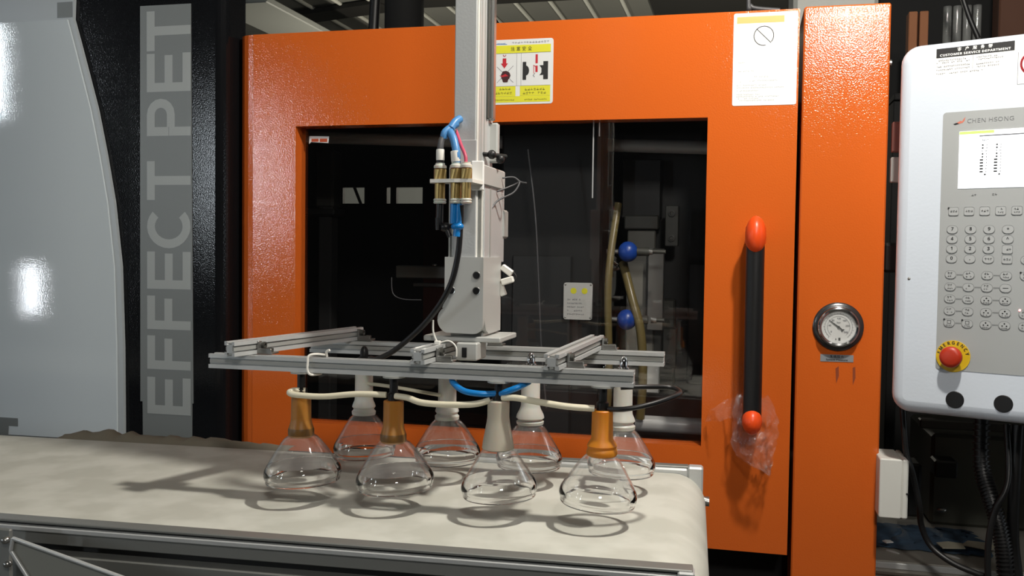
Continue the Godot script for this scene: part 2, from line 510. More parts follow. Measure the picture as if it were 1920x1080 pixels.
# the clamp cover on the left and the black pillar with the lettering strip
func machine():
	var cover := thing("machine_cover", "pale grey machine cover with a curved right edge beside the black pillar", "machine cover", V(-1.6, 0.6, 0.0))
	var edge := PackedVector2Array()
	for p in [V(-2.5, 0.6, 0), V(-1.437, 0.6, 0), V(-1.437, 0.9, 0), V(-1.438, 1.08, 0), V(-1.444, 1.275, 0), V(-1.462, 1.428, 0), V(-1.484, 1.543, 0), V(-1.508, 1.651, 0), V(-1.552, 1.80, 0), V(-1.573, 1.868, 0), V(-1.571, 1.915, 0), V(-1.78, 1.924, 0), V(-2.5, 1.93, 0)]:
		edge.append(Vector2(p.x + 1.6, p.y - 0.6))
	part("cover_shell", Shape.new().prism(edge, 0.0455, 0.055), M.cover_grey, cover)
	var face := PackedVector2Array()
	for p in [V(-2.48, 0.62, 0), V(-1.452, 0.62, 0), V(-1.452, 0.9, 0), V(-1.453, 1.08, 0), V(-1.459, 1.275, 0), V(-1.477, 1.428, 0), V(-1.499, 1.543, 0), V(-1.523, 1.651, 0), V(-1.566, 1.80, 0), V(-1.586, 1.866, 0), V(-1.78, 1.867, 0), V(-2.48, 1.87, 0)]:
		face.append(Vector2(p.x + 1.6, p.y - 0.6))
	part("cover_face", Shape.new().prism(face, 0.0552, 0.06), M.cover_face, cover)
	part("tape_patch", Shape.new().rect(-0.017, 1.272, 0.026, 1.309, 0.0556), M.strip, cover, "darker grey tape patch at the top corner")
	var mk := Shape.new()
	mk.flat(PackedVector2Array([Vector2(-0.33, 0.2), Vector2(-0.205, 0.2), Vector2(-0.205, 0.2745), Vector2(-0.190, 0.2745), Vector2(-0.190, 0.2), Vector2(-0.165, 0.2), Vector2(-0.160, 0.2745), Vector2(-0.133, 0.2745), Vector2(-0.133, 0.295), Vector2(-0.33, 0.295)]), 0.0608)
	part("lettering", mk, M.strip, cover, "grey letter cut off by the picture edge")
	var pl := thing("machine_pillar", "glossy black machine pillar between the pale cover and the orange door", "pillar cover", V(-1.3, 0.6, 0.0))
	var sh := Shape.new()
	var prof := PackedVector2Array([Vector2(-1.2, -0.05), Vector2(-1.2, 0.044)])
	for k in 7:
		var a := PI / 2 * k / 6.0
		prof.append(Vector2(0.102 + 0.024 * sin(a), 0.020 + 0.024 * cos(a)))
	prof.append(Vector2(0.126, -0.05))
	sh.x = Transform3D(Basis(Vector3.RIGHT, PI / 2), Vector3.ZERO)
	sh.prism(prof, -1.55, 0.0)
	part("pillar_shell", sh, M.black_paint, pl)
	# the strip, its letters turned to read upwards
	var st := thing("lettering_strip", "long grey strip on the black pillar reading EFFECT PET upwards", "sign", V(-1.325, 0.8625, 0.045))
	part("backing", Shape.new().prism(PackedVector2Array([Vector2(-0.072, 0.09), Vector2(0.0705, 0.0915), Vector2(0.064, 1.0285), Vector2(-0.0705, 1.029)]), -0.001, 0.0012), M.strip, st)
	part("backing", Shape.new().prism(PackedVector2Array([Vector2(-0.065, -0.1), Vector2(0.0665, -0.1), Vector2(0.0675, 0.092), Vector2(-0.066, 0.09)]), -0.001, 0.0009), M.strip, st)
	var t0 := -0.0525
	var h := 0.1165
	var w := 0.021
	var bottoms := [["E", 0.9244, 1.0126], ["F", 1.0317, 1.112], ["F", 1.1272, 1.2072], ["E", 1.2237, 1.3122], ["C", 1.3223, 1.4219], ["T", 1.4345, 1.5262], ["P", 1.5851, 1.6726], ["E", 1.6888, 1.7784], ["T", 1.7846, 1.8777]]
	for b in bottoms:
		var s := Shape.new(Transform3D(Basis(Vector3.BACK, PI / 2), V(t0 + h, b[1] - 0.8625, 0)))
		var n: float = b[2] - b[1]
		match b[0]:
			"E": s.prism(PackedVector2Array([Vector2(0, 0), Vector2(n, 0), Vector2(n, w), Vector2(w, w), Vector2(w, h * 0.41), Vector2(n * 0.95, h * 0.41), Vector2(n * 0.95, h * 0.59), Vector2(w, h * 0.59), Vector2(w, h - w), Vector2(n, h - w), Vector2(n, h), Vector2(0, h)]), 0.0005, 0.0016)
			"F": s.prism(PackedVector2Array([Vector2(0, 0), Vector2(w, 0), Vector2(w, h * 0.42), Vector2(n * 0.92, h * 0.42), Vector2(n * 0.92, h * 0.6), Vector2(w, h * 0.6), Vector2(w, h - w), Vector2(n, h - w), Vector2(n, h), Vector2(0, h)]), 0.0005, 0.0016)
			"T": s.prism(PackedVector2Array([Vector2(n / 2 - w / 2, 0), Vector2(n / 2 + w / 2, 0), Vector2(n / 2 + w / 2, h - w), Vector2(n, h - w), Vector2(n, h), Vector2(0, h), Vector2(0, h - w), Vector2(n / 2 - w / 2, h - w)]), 0.0005, 0.0016)
			"P":
				var o := PackedVector2Array([Vector2(0, 0), Vector2(w, 0), Vector2(w, h * 0.36)])
				var c := Vector2(n - h * 0.32, h * 0.68)
				for k in 9: o.append(c + Vector2(sin(PI * k / 8.0), -cos(PI * k / 8.0)) * h * 0.32)
				o.append_array([Vector2(0, h), Vector2(0, h * 0.5), Vector2(w, h * 0.5), Vector2(w, h - w)])
				for k in 9: o.append(c + Vector2(sin(PI * k / 8.0), cos(PI * k / 8.0)) * (h * 0.32 - w))
				o.append_array([Vector2(w, h * 0.36 + w), Vector2(w, h * 0.49), Vector2(0, h * 0.49)])
				s.prism(o, 0.0005, 0.0016)
			"C":
				var o := PackedVector2Array()
				for k in 19:
					var a := deg_to_rad(48 + 264 * k / 18.0)
					o.append(Vector2(n / 2 + cos(a) * n * 0.52, h / 2 + sin(a) * h / 2))
				for k in 19:
					var a := deg_to_rad(312 - 264 * k / 18.0)
					o.append(Vector2(n / 2 + cos(a) * (n * 0.52 - w), h / 2 + sin(a) * (h / 2 - w)))
				s.prism(o, 0.0005, 0.0016)
		part("letter", s, M.letter, st)
	# lower body under the door
	var lb := thing("machine_bed", "black machine bed under the orange door", "machine bed", V(-0.6, 0, -0.6))
	part("bed_body", Shape.new().box(V(-0.165, 0.34, -0.03), V(1.75, 0.67, 1.0), 0.01), M.matt_black, lb)

func bolt(parent: Node, at: Vector3, r: float, axis := Vector3.BACK, m: Material = null):
	var b := Basis(Quaternion(Vector3.UP, axis))
	var s := Shape.new(Transform3D(b, at))
	s.lathe([Vector2(0, 0), Vector2(r, 0), Vector2(r, r * 0.9), Vector2(r * 0.6, r * 0.95), Vector2(r * 0.5, r * 0.5), Vector2(0, r * 0.5)], 14)
	part("bolt", s, m if m else M.dark_steel, parent)

# what shows through the door window
func inside():
	var g := thing("rear_guard", "black rear guard inside the machine with bright openings", "machine guard", V(-0.7, 0.68, -1.2))
	var s := Shape.new()
	var xs := [-1.7, -1.43, -1.345, -1.258, -1.244, -1.221, -1.121, 0.3]
	for k in 7:
		var x0: float = xs[k] + 0.7
		var x1: float = xs[k + 1] + 0.7
		if k % 2 == 1:
			s.box(V((x0 + x1) / 2, 0.4065, 0), V(x1 - x0, 0.813, 0.02)); s.box(V((x0 + x1) / 2, 1.006, 0), V(x1 - x0, 0.268, 0.02))
		else: s.box(V((x0 + x1) / 2, 0.57, 0), V(x1 - x0, 1.14, 0.02))
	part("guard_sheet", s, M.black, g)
	part("brace", Shape.new().tube([V(-0.712, 0.90, -0.03), V(-0.665, 0.79, -0.03)], 0.006, 6), M.black, g)
	part("orange_panel", Shape.new().box(V(-0.35, 0.57, 0.02), V(0.12, 0.5, 0.01)), mat("451a0c", 0.6), g, "dark red-orange panel")
	var enc := thing("machine_housing", "dark housing around the mould space behind the door", "machine housing", V(-0.7, 0.68, -0.6))
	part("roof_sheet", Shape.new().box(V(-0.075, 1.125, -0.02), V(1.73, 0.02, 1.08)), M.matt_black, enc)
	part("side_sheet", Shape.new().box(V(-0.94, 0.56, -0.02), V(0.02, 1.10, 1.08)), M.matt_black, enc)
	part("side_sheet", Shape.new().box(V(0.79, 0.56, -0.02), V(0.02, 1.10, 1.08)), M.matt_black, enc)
	# moving platen
	var p := thing("moving_platen", "black steel platen in the middle of the machine window", "platen", V(-0.46, 0.69, -0.45))
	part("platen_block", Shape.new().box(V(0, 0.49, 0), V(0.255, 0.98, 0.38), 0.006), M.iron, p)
	part("cover_plate", Shape.new().box(V(-0.02, 0.35, 0.192), V(0.15, 0.55, 0.012), 0.003), mat("1d1e1e", 0.5), p)
	var dp := thing("data_plate", "small silver data plate with two yellow marks on the black platen", "plate", V(-0.3865, 1.2045, -0.243))
	part("plate_sheet", Shape.new().prism(rounded(0.071, 0.09, 0.006), -0.002, 0.001), M.plate, dp)
	for dx in [-0.011, 0.016]:
		part("yellow_mark", Shape.new().flat(disc(Vector2(dx, 0.025), 0.0075, 12), 0.0014), M.sign_yellow, dp)
	var tx := Shape.new()
	for k in 5: little_text(tx, -0.026, 0.018 - 0.004 * (k % 2), 0.004 - k * 0.009, 0.004, 0.0014)
	part("lettering", tx, M.ink_grey, dp)
	for a in [-1, 1]:
		for b in [-1, 1]: part("rivet", Shape.new().ball(V(a * 0.031, b * 0.040, 0.001), V(0.0025, 0.0025, 0.0015), 8, 6), M.steel, dp)
	# fixed platen and mould
	var m := thing("mould_unit", "dark mould and fixed platen at the right of the machine window", "mould", V(-0.2, 0.69, -0.45))
	part("platen_block", Shape.new().box(V(0.05, 0.5, -0.05), V(0.22, 1.0, 0.2), 0.004), M.iron, m)
	part("mould_half", Shape.new().box(V(-0.05, 0.795, 0.06), V(0.10, 0.15, 0.06), 0.004), M.iron, m)
	part("mould_half", Shape.new().box(V(-0.045, 0.71, 0.10), V(0.085, 0.035, 0.05), 0.003), M.dark_steel, m)
	part("steel_face", Shape.new().box(V(-0.005, 0.545, 0.14), V(0.040, 0.20, 0.02), 0.002), M.steel, m, "scuffed bright steel face")
	part("steel_face", Shape.new().box(V(-0.008, 0.325, 0.14), V(0.032, 0.07, 0.02), 0.002), M.plate, m)
	part("lower_block", Shape.new().box(V(-0.02, 0.41, 0.08), V(0.12, 0.22, 0.06), 0.004), M.dark_steel, m)
	for yy in [[1.44, 1.341], [1.141, 1.044]]:
		var cb := part("clamp_bar", Shape.new().box(V(0.032, (yy[0] + yy[1]) / 2 - 0.69, 0.14), V(0.032, yy[0] - yy[1], 0.03), 0.002), M.dark_steel, m)
		for dy in [-0.03, 0.03]: bolt(cb, V(0.032, (yy[0] + yy[1]) / 2 - 0.69 + dy, 0.155), 0.008)
	part("back_plate", Shape.new().box(V(-0.045, 0.52, 0.105), V(0.07, 0.34, 0.02), 0.003), mat("6a6860", 0.5), m)
	part("recess_plate", Shape.new().box(V(0.095, 0.46, 0.07), V(0.05, 0.30, 0.05), 0.004), M.black, m)
	# tie bars
	var tb := Shape.new().tube([V(-1.25, 1.630, -0.33), V(-0.02, 1.579, -0.33)], 0.0165, 14)
	single("tie_bar", tb, M.plate, "dark tie bar across the top of the machine window", "tie bar")
	var tc := Shape.new().tube([V(-0.242, 0.913, -0.25), V(0.05, 0.913, -0.25)], 0.02, 20)
	single("tie_bar", tc, mat("d2d2d0", 0.25, 0.35), "shiny chrome tie bar at the lower right of the window", "tie bar")
	# valves with blue knobs
	for k in 2:
		var vy: float = [1.326, 1.166][k]
		var v := thing("cooling_valve", ["blue-knobbed cooling valve on the mould, the upper one", "blue-knobbed cooling valve on the mould, the lower one"][k], "valve", V(-0.262, vy, -0.2), 0.0, "blue valves on the mould")
		part("knob", Shape.new().ball(Vector3.ZERO, V(0.0235, 0.0245, 0.0235), 18, 12), M.valve_blue, v)
		part("stem", Shape.new().tube([V(-0.05, 0.0, 0), V(-0.02, 0.0, 0)], 0.006, 8), M.steel, v)
		part("fitting", Shape.new().tube([V(0.022, 0, 0), V(0.05, 0.001, 0)], 0.010, 8), M.dark_steel, v)
		part("nut", Shape.new().tube([V(0.045 + 0.012 * k, 0.001, 0), V(0.058 + 0.012 * k, 0.001, 0)], 0.0085, 6), M.steel, v)
		part("pipe", Shape.new().tube([V(0.058, 0.001, 0), V(0.088, 0.001, 0)], 0.005, 8), M.dark_steel, v)
	single("water_hose", Shape.new().tube(curve([V(-0.289, 1.44, -0.22), V(-0.300, 1.316, -0.18), V(-0.303, 1.215, -0.17), V(-0.299, 1.04, -0.18), V(-0.306, 0.93, -0.2)]), 0.009, 10), M.hose_yellow, "straight yellowish water hose left of the blue valves", "hose")
	single("water_hose", Shape.new().tube(curve([V(-0.278, 1.30, -0.24), V(-0.25, 1.216, -0.2), V(-0.228, 1.141, -0.19), V(-0.222, 1.04, -0.2), V(-0.228, 0.93, -0.22)]), 0.0105, 10), M.hose_yellow, "curved yellowish water hose right of the blue valves", "hose")
	single("guide_wire", Shape.new().tube(curve([V(-0.488, 1.56, -0.12), V(-0.469, 1.412, -0.12), V(-0.459, 1.264, -0.12), V(-0.450, 1.103, -0.12), V(-0.436, 0.96, -0.12)]), 0.0022, 6), M.hose_grey, "thin grey wire hanging before the black platen", "wire")
	single("drip_wire", Shape.new().tube(curve([V(-0.853, 1.255, -0.2), V(-0.849, 1.215, -0.2), V(-0.823, 1.201, -0.2), V(-0.774, 1.2, -0.2)]), 0.0015, 6), M.hose_grey, "thin curled wire under the grey ejector rail", "wire")
	var ej := thing("ejector_rail", "grey horizontal ejector rail behind the robot arm", "rail", V(-0.84, 1.265, -0.4))
	part("rail_bar", Shape.new().box(V(0.02, 0, 0), V(0.18, 0.034, 0.05), 0.003), M.dark_steel, ej)
	part("rail_bar", Shape.new().box(V(0.04, -0.035, 0), V(0.12, 0.010, 0.05), 0.002), M.iron, ej)
	part("bolt_head", Shape.new().ball(V(0.04, 0.02, 0.02), V(0.007, 0.004, 0.007), 10, 6), M.steel, ej)
	var lp := thing("grey_column", "dim grey column at the upper left inside the machine window", "column", V(-1.165, 1.0, -0.5))
	part("column_body", Shape.new().box(V(0, 0.525, 0), V(0.056, 0.165, 0.06), 0.006), M.dark_steel, lp)
	part("column_foot", Shape.new().box(V(-0.02, 0.43, 0), V(0.11, 0.02, 0.08), 0.004), M.iron, lp)
	part("column_stem", Shape.new().box(V(0, 0.055, 0), V(0.04, 0.73, 0.05), 0.004), M.matt_black, lp)

func door():
	var d := thing("safety_door", "orange sliding safety door with a large dark window", "machine door", V(-0.51, 0.70, 0.0))
	var o := V(-0.51, 0.70, 0)
	var s := Shape.new(Transform3D(Basis(), -o))
	var x0 := -1.1255; var x1 := 0.103; var y0 := 0.70; var y1 := 1.8235
	var a0 := -1.0155; var a1 := -0.0765; var b0 := 0.9165; var b1 := 1.6077
	s.box(V((x0 + a0) / 2, (y0 + y1) / 2, -0.025), V(a0 - x0, y1 - y0, 0.05))
	s.box(V((x1 + a1) / 2, (y0 + y1) / 2, -0.025), V(x1 - a1, y1 - y0, 0.05))
	s.box(V((a0 + a1) / 2, (y0 + b0) / 2, -0.025), V(a1 - a0, b0 - y0, 0.05))
	s.box(V((a0 + a1) / 2, (y1 + b1) / 2, -0.025), V(a1 - a0, y1 - b1, 0.05))
	part("door_panel", s, M.orange, d)
	var e := Shape.new(Transform3D(Basis(Vector3.RIGHT, -PI / 2), -o))
	var bend := PackedVector2Array([Vector2(x0 + 0.001, 0.05), Vector2(x0 + 0.001, 0.0)])
	for k in 6:
		var a := PI / 2 * k / 5.0
		bend.append(Vector2(x0 - 0.044 * sin(a), 0.001 + 0.032 * (1 - cos(a))))
	bend.append(Vector2(x0 - 0.044, 0.05))
	e.prism(bend, y0, y1, false)
	part("door_edge", e, M.orange, d)
	var pn := part("window_pane", Shape.new(Transform3D(Basis(), -o)).box(V((a0 + a1) / 2, (b0 + b1) / 2, -0.03), V(a1 - a0 + 0.02, b1 - b0 + 0.02, 0.004)), M.pane, d)
	var g := Shape.new(Transform3D(Basis(), -o))
	g.box(V(-0.322, 1.525, -0.036), V(0.0025, 0.165, 0.004)); g.box(V(-0.309, 1.592, -0.036), V(0.0025, 0.03, 0.004))
	part("pane_joint", g, M.alu, pn)
	# handle
	var h := thing("door_handle", "black bar door handle with bright orange end caps", "handle", V(0.0252, 0.985, 0.0))
	part("grip", Shape.new().tube([V(0.0006, 0.005, 0.063), V(-0.0006, 0.372, 0.063)], 0.0183, 20), M.rubber, h)
	var c1 := Shape.new().ball(V(-0.0005, 0.376, 0.066), V(0.0207, 0.0395, 0.0285))
	c1.tube(curve([V(-0.0005, 0.360, 0.063), V(-0.0005, 0.386, 0.063), V(-0.0005, 0.3935, 0.0625)]), 0.0207, 20, 0.0195)
	c1.tube([V(-0.0005, 0.376, 0.0), V(-0.0005, 0.376, 0.066)], 0.0175, 16)
	part("end_cap", c1, M.handle_orange, h)
	var c2 := Shape.new().ball(V(0.0006, 0.002, 0.068), V(0.0198, 0.027, 0.0275))
	c2.tube([V(0.0006, -0.006, 0.0), V(0.0006, -0.004, 0.066)], 0.0175, 16)
	part("end_cap", c2, M.handle_orange, h)
	# crumpled film hanging on the lower cap
	var f := thing("plastic_film", "crumpled clear plastic film hanging from the lower end of the door handle", "plastic film", V(0.025, 0.87, 0.0))
	var n := FastNoiseLite.new(); n.seed = 5; n.frequency = 1.0
	var nu := 22; var nv := 26
	var left := [Vector2(-0.004, 1.036), Vector2(-0.014, 0.995), Vector2(-0.014, 0.955), Vector2(-0.012, 0.922), Vector2(0.012, 0.897), Vector2(0.058, 0.880)]
	var right := [Vector2(0.058, 1.036), Vector2(0.076, 0.995), Vector2(0.078, 0.96), Vector2(0.076, 0.935), Vector2(0.070, 0.905), Vector2(0.064, 0.877)]
	var sheet := func(u: float, v: float, front: float) -> Vector3:
		var k := mini(int(v * 5.0), 4); var t := v * 5.0 - k
		var L: Vector2 = left[k].lerp(left[k + 1], t); var R: Vector2 = right[k].lerp(right[k + 1], t)
		var q := L.lerp(R, u)
		var bulge := sin(PI * u)
		var z := (0.04 + front * 0.055 * bulge * (1.0 - 0.45 * v)) + n.get_noise_2d(u * 4.0 + front * 9, v * 5.0) * 0.022 + n.get_noise_2d(u * 11.0, v * 12.0 + front * 5) * 0.007
		return V(q.x - 0.025 + n.get_noise_2d(u * 5 + 40, v * 5) * 0.006, q.y - 0.87, maxf(z, 0.006))
	for fr in [1.0, -0.35]:
		var fs := Shape.new()
		for i in nu:
			for j in nv:
				if fr > 0 and j < 9 and i > 4 and i < nu - 6: continue
				fs.quad(sheet.call(float(i) / nu, float(j + 1) / nv, fr), sheet.call(float(i + 1) / nu, float(j + 1) / nv, fr), sheet.call(float(i + 1) / nu, float(j) / nv, fr), sheet.call(float(i) / nu, float(j) / nv, fr), 3)
		part("film_fold", fs, M.film, f)
	var ws := Shape.new()
	var wing := func(u: float, v: float) -> Vector3:
		var a := Vector2(0.006, 1.042).lerp(Vector2(-0.060, 1.0), u); var b := Vector2(-0.006, 0.988).lerp(Vector2(-0.068, 0.972), u)
		var q := a.lerp(b, v)
		return V(q.x - 0.025, q.y - 0.87, 0.045 - 0.02 * u + 0.012 * sin(u * 9.0 + v * 3) + n.get_noise_2d(u * 8, v * 4 + 70) * 0.012)
	for i in 16:
		for j in 6:
			ws.quad(wing.call(i / 16.0, (j + 1) / 6.0), wing.call((i) / 16.0, j / 6.0), wing.call((i + 1) / 16.0, j / 6.0), wing.call((i + 1) / 16.0, (j + 1) / 6.0), 3)
	part("film_tail", ws, M.film, f)
	# stickers
	warning_sign()
	var k := thing("instruction_sheet", "white instruction sheet with an orange band and a prohibition sign", "notice", V(0.0358, 1.7245, 0.0))
	part("sheet", Shape.new().prism(moved(rounded(0.127, 0.189, 0.004), Vector2(0, 0.0)), 0.0, 0.001), M.white_sheet, k)
	var w := 0.0012
	part("band", Shape.new().rect(-0.057, 0.0735, 0.037, 0.087, w), M.band_orange, k)
	var r := Shape.new()
	var ring := []
	for q in 29:
		var a := deg_to_rad(-80.0 - 318.0 * q / 28.0)
		ring.append(Vector2(-0.003 + cos(a) * 0.0195, 0.047 + sin(a) * 0.0195))
	r.stroke(ring, 0.0016, w)
	r.stroke([Vector2(-0.017, 0.061), Vector2(0.011, 0.033)], 0.0015, w)
	part("prohibition_mark", r, M.ink, k)
	var tx := Shape.new()
	for row in [[-0.046, -0.052, -0.044], [-0.006, -0.052, -0.040], [-0.024, -0.052, -0.02], [-0.036, -0.02, 0.008], [-0.044, -0.03, 0.03], [-0.053, -0.055, 0.005], [-0.058, -0.055, 0.042], [-0.064, -0.055, -0.012], [-0.072, -0.055, -0.006], [-0.076, -0.055, 0.03], [-0.08, -0.055, -0.012], [-0.084, -0.055, 0.02]]:
		little_text(tx, row[1], row[2], row[0], 0.003, w)
	part("lettering", tx, M.ink_pale, k)
	var sc := thing("small_sticker", "small red and white sticker in the upper left corner of the door window", "sticker", V(-0.9695, 1.5785, -0.0275))
	part("sticker_base", Shape.new().prism(PackedVector2Array([Vector2(-0.0255, -0.009), Vector2(-0.020, -0.0045), Vector2(0.0235, -0.0075), Vector2(0.0255, 0.008), Vector2(-0.0245, 0.0095)]), 0, 0.0006), M.sign_white, sc)
	var sr := Shape.new(); sr.rect(-0.019, -0.004, -0.001, 0.003, 0.0009); sr.rect(0.002, -0.005, 0.021, 0.003, 0.0009)
	part("print", sr, M.orange_dark, sc)

func warning_sign():
	var s := thing("warning_sign", "white and yellow safety warning sign with two pictograms on the orange door", "sign", V(-0.475, 1.7155, 0.0))
	var z := 0.0013
	part("sign_plate", Shape.new().prism(rounded(0.1365, 0.141, 0.006), 0.0, 0.001), M.sign_white, s)
	# yellow fields: heading, two captions, foot
	for q in [[-0.064, 0.041, 0.0625, 0.058], [-0.064, -0.0525, -0.015, -0.031], [-0.005, -0.0525, 0.0625, -0.031], [-0.064, -0.066, 0.0625, -0.0528]]:
		part("yellow_field", Shape.new().rect(q[0], q[1], q[2], q[3], z), M.sign_yellow, s)
	var f := Shape.new()
	f.stroke([Vector2(-0.013, 0.04), Vector2(-0.013, -0.03)], 0.0006, z); f.stroke([Vector2(-0.003, 0.04), Vector2(-0.003, -0.03)], 0.0006, z)
	f.stroke([Vector2(-0.064, 0.0405), Vector2(0.0625, 0.0405)], 0.0006, z); f.stroke([Vector2(-0.064, -0.0305), Vector2(0.0625, -0.0305)], 0.0006, z)
	part("field_line", f, M.ink_grey, s)
	var g := Shape.new()
	var k := 0
	for ch in ["note", "mind", "calm", "whole"]:
		glyph(g, ch, -0.0265 + k * 0.0128, 0.0455, 0.0085, 0.0085, 0.0011, z + 0.0003)
		k += 1
	for row in [[-0.0365, -0.051, -0.024], [-0.0455, -0.061, -0.018], [-0.0385, 0.006, 0.052], [-0.0465, 0.002, 0.057]]:
		little_text(g, row[1], row[2], row[0], 0.0052, z + 0.0003, 0.0066)
	for row in [[-0.0605, -0.06, -0.018], [-0.0605, 0.002, 0.055]]: little_text(g, row[1], row[2], row[0], 0.0034, z + 0.0003, 0.0036)
	part("lettering", g, M.ink_olive, s)
	var hd := Shape.new()
	little_text(hd, -0.024, 0.0585, 0.0635, 0.0042, z, 0.0065)
	part("lettering", hd, M.ink_grey, s)
	var lg := Shape.new()
	lg.stroke([Vector2(-0.0605, 0.0665), Vector2(-0.0605, 0.0615), Vector2(-0.036, 0.0605)], 0.0014, z); little_text(lg, -0.057, -0.037, 0.0625, 0.003, z)
	part("lettering", lg, M.ink_blue, s)
	# left pictogram: arrow onto a crossed-out lump
	var rd := Shape.new()
	rd.flat(PackedVector2Array([Vector2(-0.0445, 0.030), Vector2(-0.0365, 0.030), Vector2(-0.0365, 0.019), Vector2(-0.0325, 0.019), Vector2(-0.0405, 0.008), Vector2(-0.0485, 0.019), Vector2(-0.0445, 0.019)]), z + 0.0003)
	var u := []
	for q in 9: u.append(Vector2(-0.0405 - cos(PI * q / 8.0) * 0.003, 0.0375 - sin(PI * q / 8.0) * 0.003))
	rd.stroke(u, 0.0012, z + 0.0003)
	part("arrow", rd, M.ink_red, s)
	var cr := Shape.new()
	cr.stroke([Vector2(-0.0575, 0.012), Vector2(-0.0205, -0.0225)], 0.001, z); cr.stroke([Vector2(-0.021, 0.013), Vector2(-0.057, -0.0225)], 0.001, z)
	part("cross", cr, M.ink_grey, s)
	var lump := PackedVector2Array([Vector2(-0.047, -0.013), Vector2(-0.048, -0.005), Vector2(-0.044, 0.002), Vector2(-0.036, 0.003), Vector2(-0.029, -0.001), Vector2(-0.0265, -0.008), Vector2(-0.029, -0.014), Vector2(-0.0315, -0.0165), Vector2(-0.033, -0.022), Vector2(-0.043, -0.022), Vector2(-0.045, -0.016)])
	part("lump", Shape.new().flat(lump, z + 0.0004), mat("3a1216", 0.6), s)
	part("flash", Shape.new().flat(PackedVector2Array([Vector2(-0.052, -0.0065), Vector2(-0.046, -0.0075), Vector2(-0.038, -0.004), Vector2(-0.031, -0.009), Vector2(-0.038, -0.0095), Vector2(-0.045, -0.0105)]), z + 0.0006), M.ink_red, s)
	# right pictogram: two mould halves and a hand tool between
	var bk := Shape.new()
	var half := PackedVector2Array([Vector2(0.0005, 0.021), Vector2(0.0085, 0.021), Vector2(0.0085, 0.013)])
	for q in 9:
		var a := PI / 2 - PI * q / 8.0
		half.append(Vector2(0.0085 + cos(a) * 0.0065, 0.002 + sin(a) * 0.0105))
	half.append_array([Vector2(0.0085, -0.018), Vector2(0.0005, -0.018)])
	bk.flat(half, z)
	bk.flat(PackedVector2Array([Vector2(0.057, 0.021), Vector2(0.0465, 0.021), Vector2(0.0465, 0.0125), Vector2(0.038, 0.0125), Vector2(0.0425, 0.006), Vector2(0.0425, -0.003), Vector2(0.038, -0.009), Vector2(0.0465, -0.0085), Vector2(0.0465, -0.018), Vector2(0.057, -0.018)]), z)
	part("mould_mark", bk, M.ink, s)
	var ra := Shape.new()
	ra.rect(0.029, 0.017, 0.034, 0.0365, z); ra.rect(0.029, -0.002, 0.034, 0.012, z)
	ra.stroke([Vector2(0.029, 0.010), Vector2(0.025, 0.013), Vector2(0.0255, -0.004)], 0.0012, z)
	part("arm_mark", ra, M.ink_red, s)
	part("tool_mark", Shape.new().stroke([Vector2(0.028, -0.004), Vector2(0.024, -0.009), Vector2(0.027, -0.012)], 0.0012, z), M.ink_grey, s)

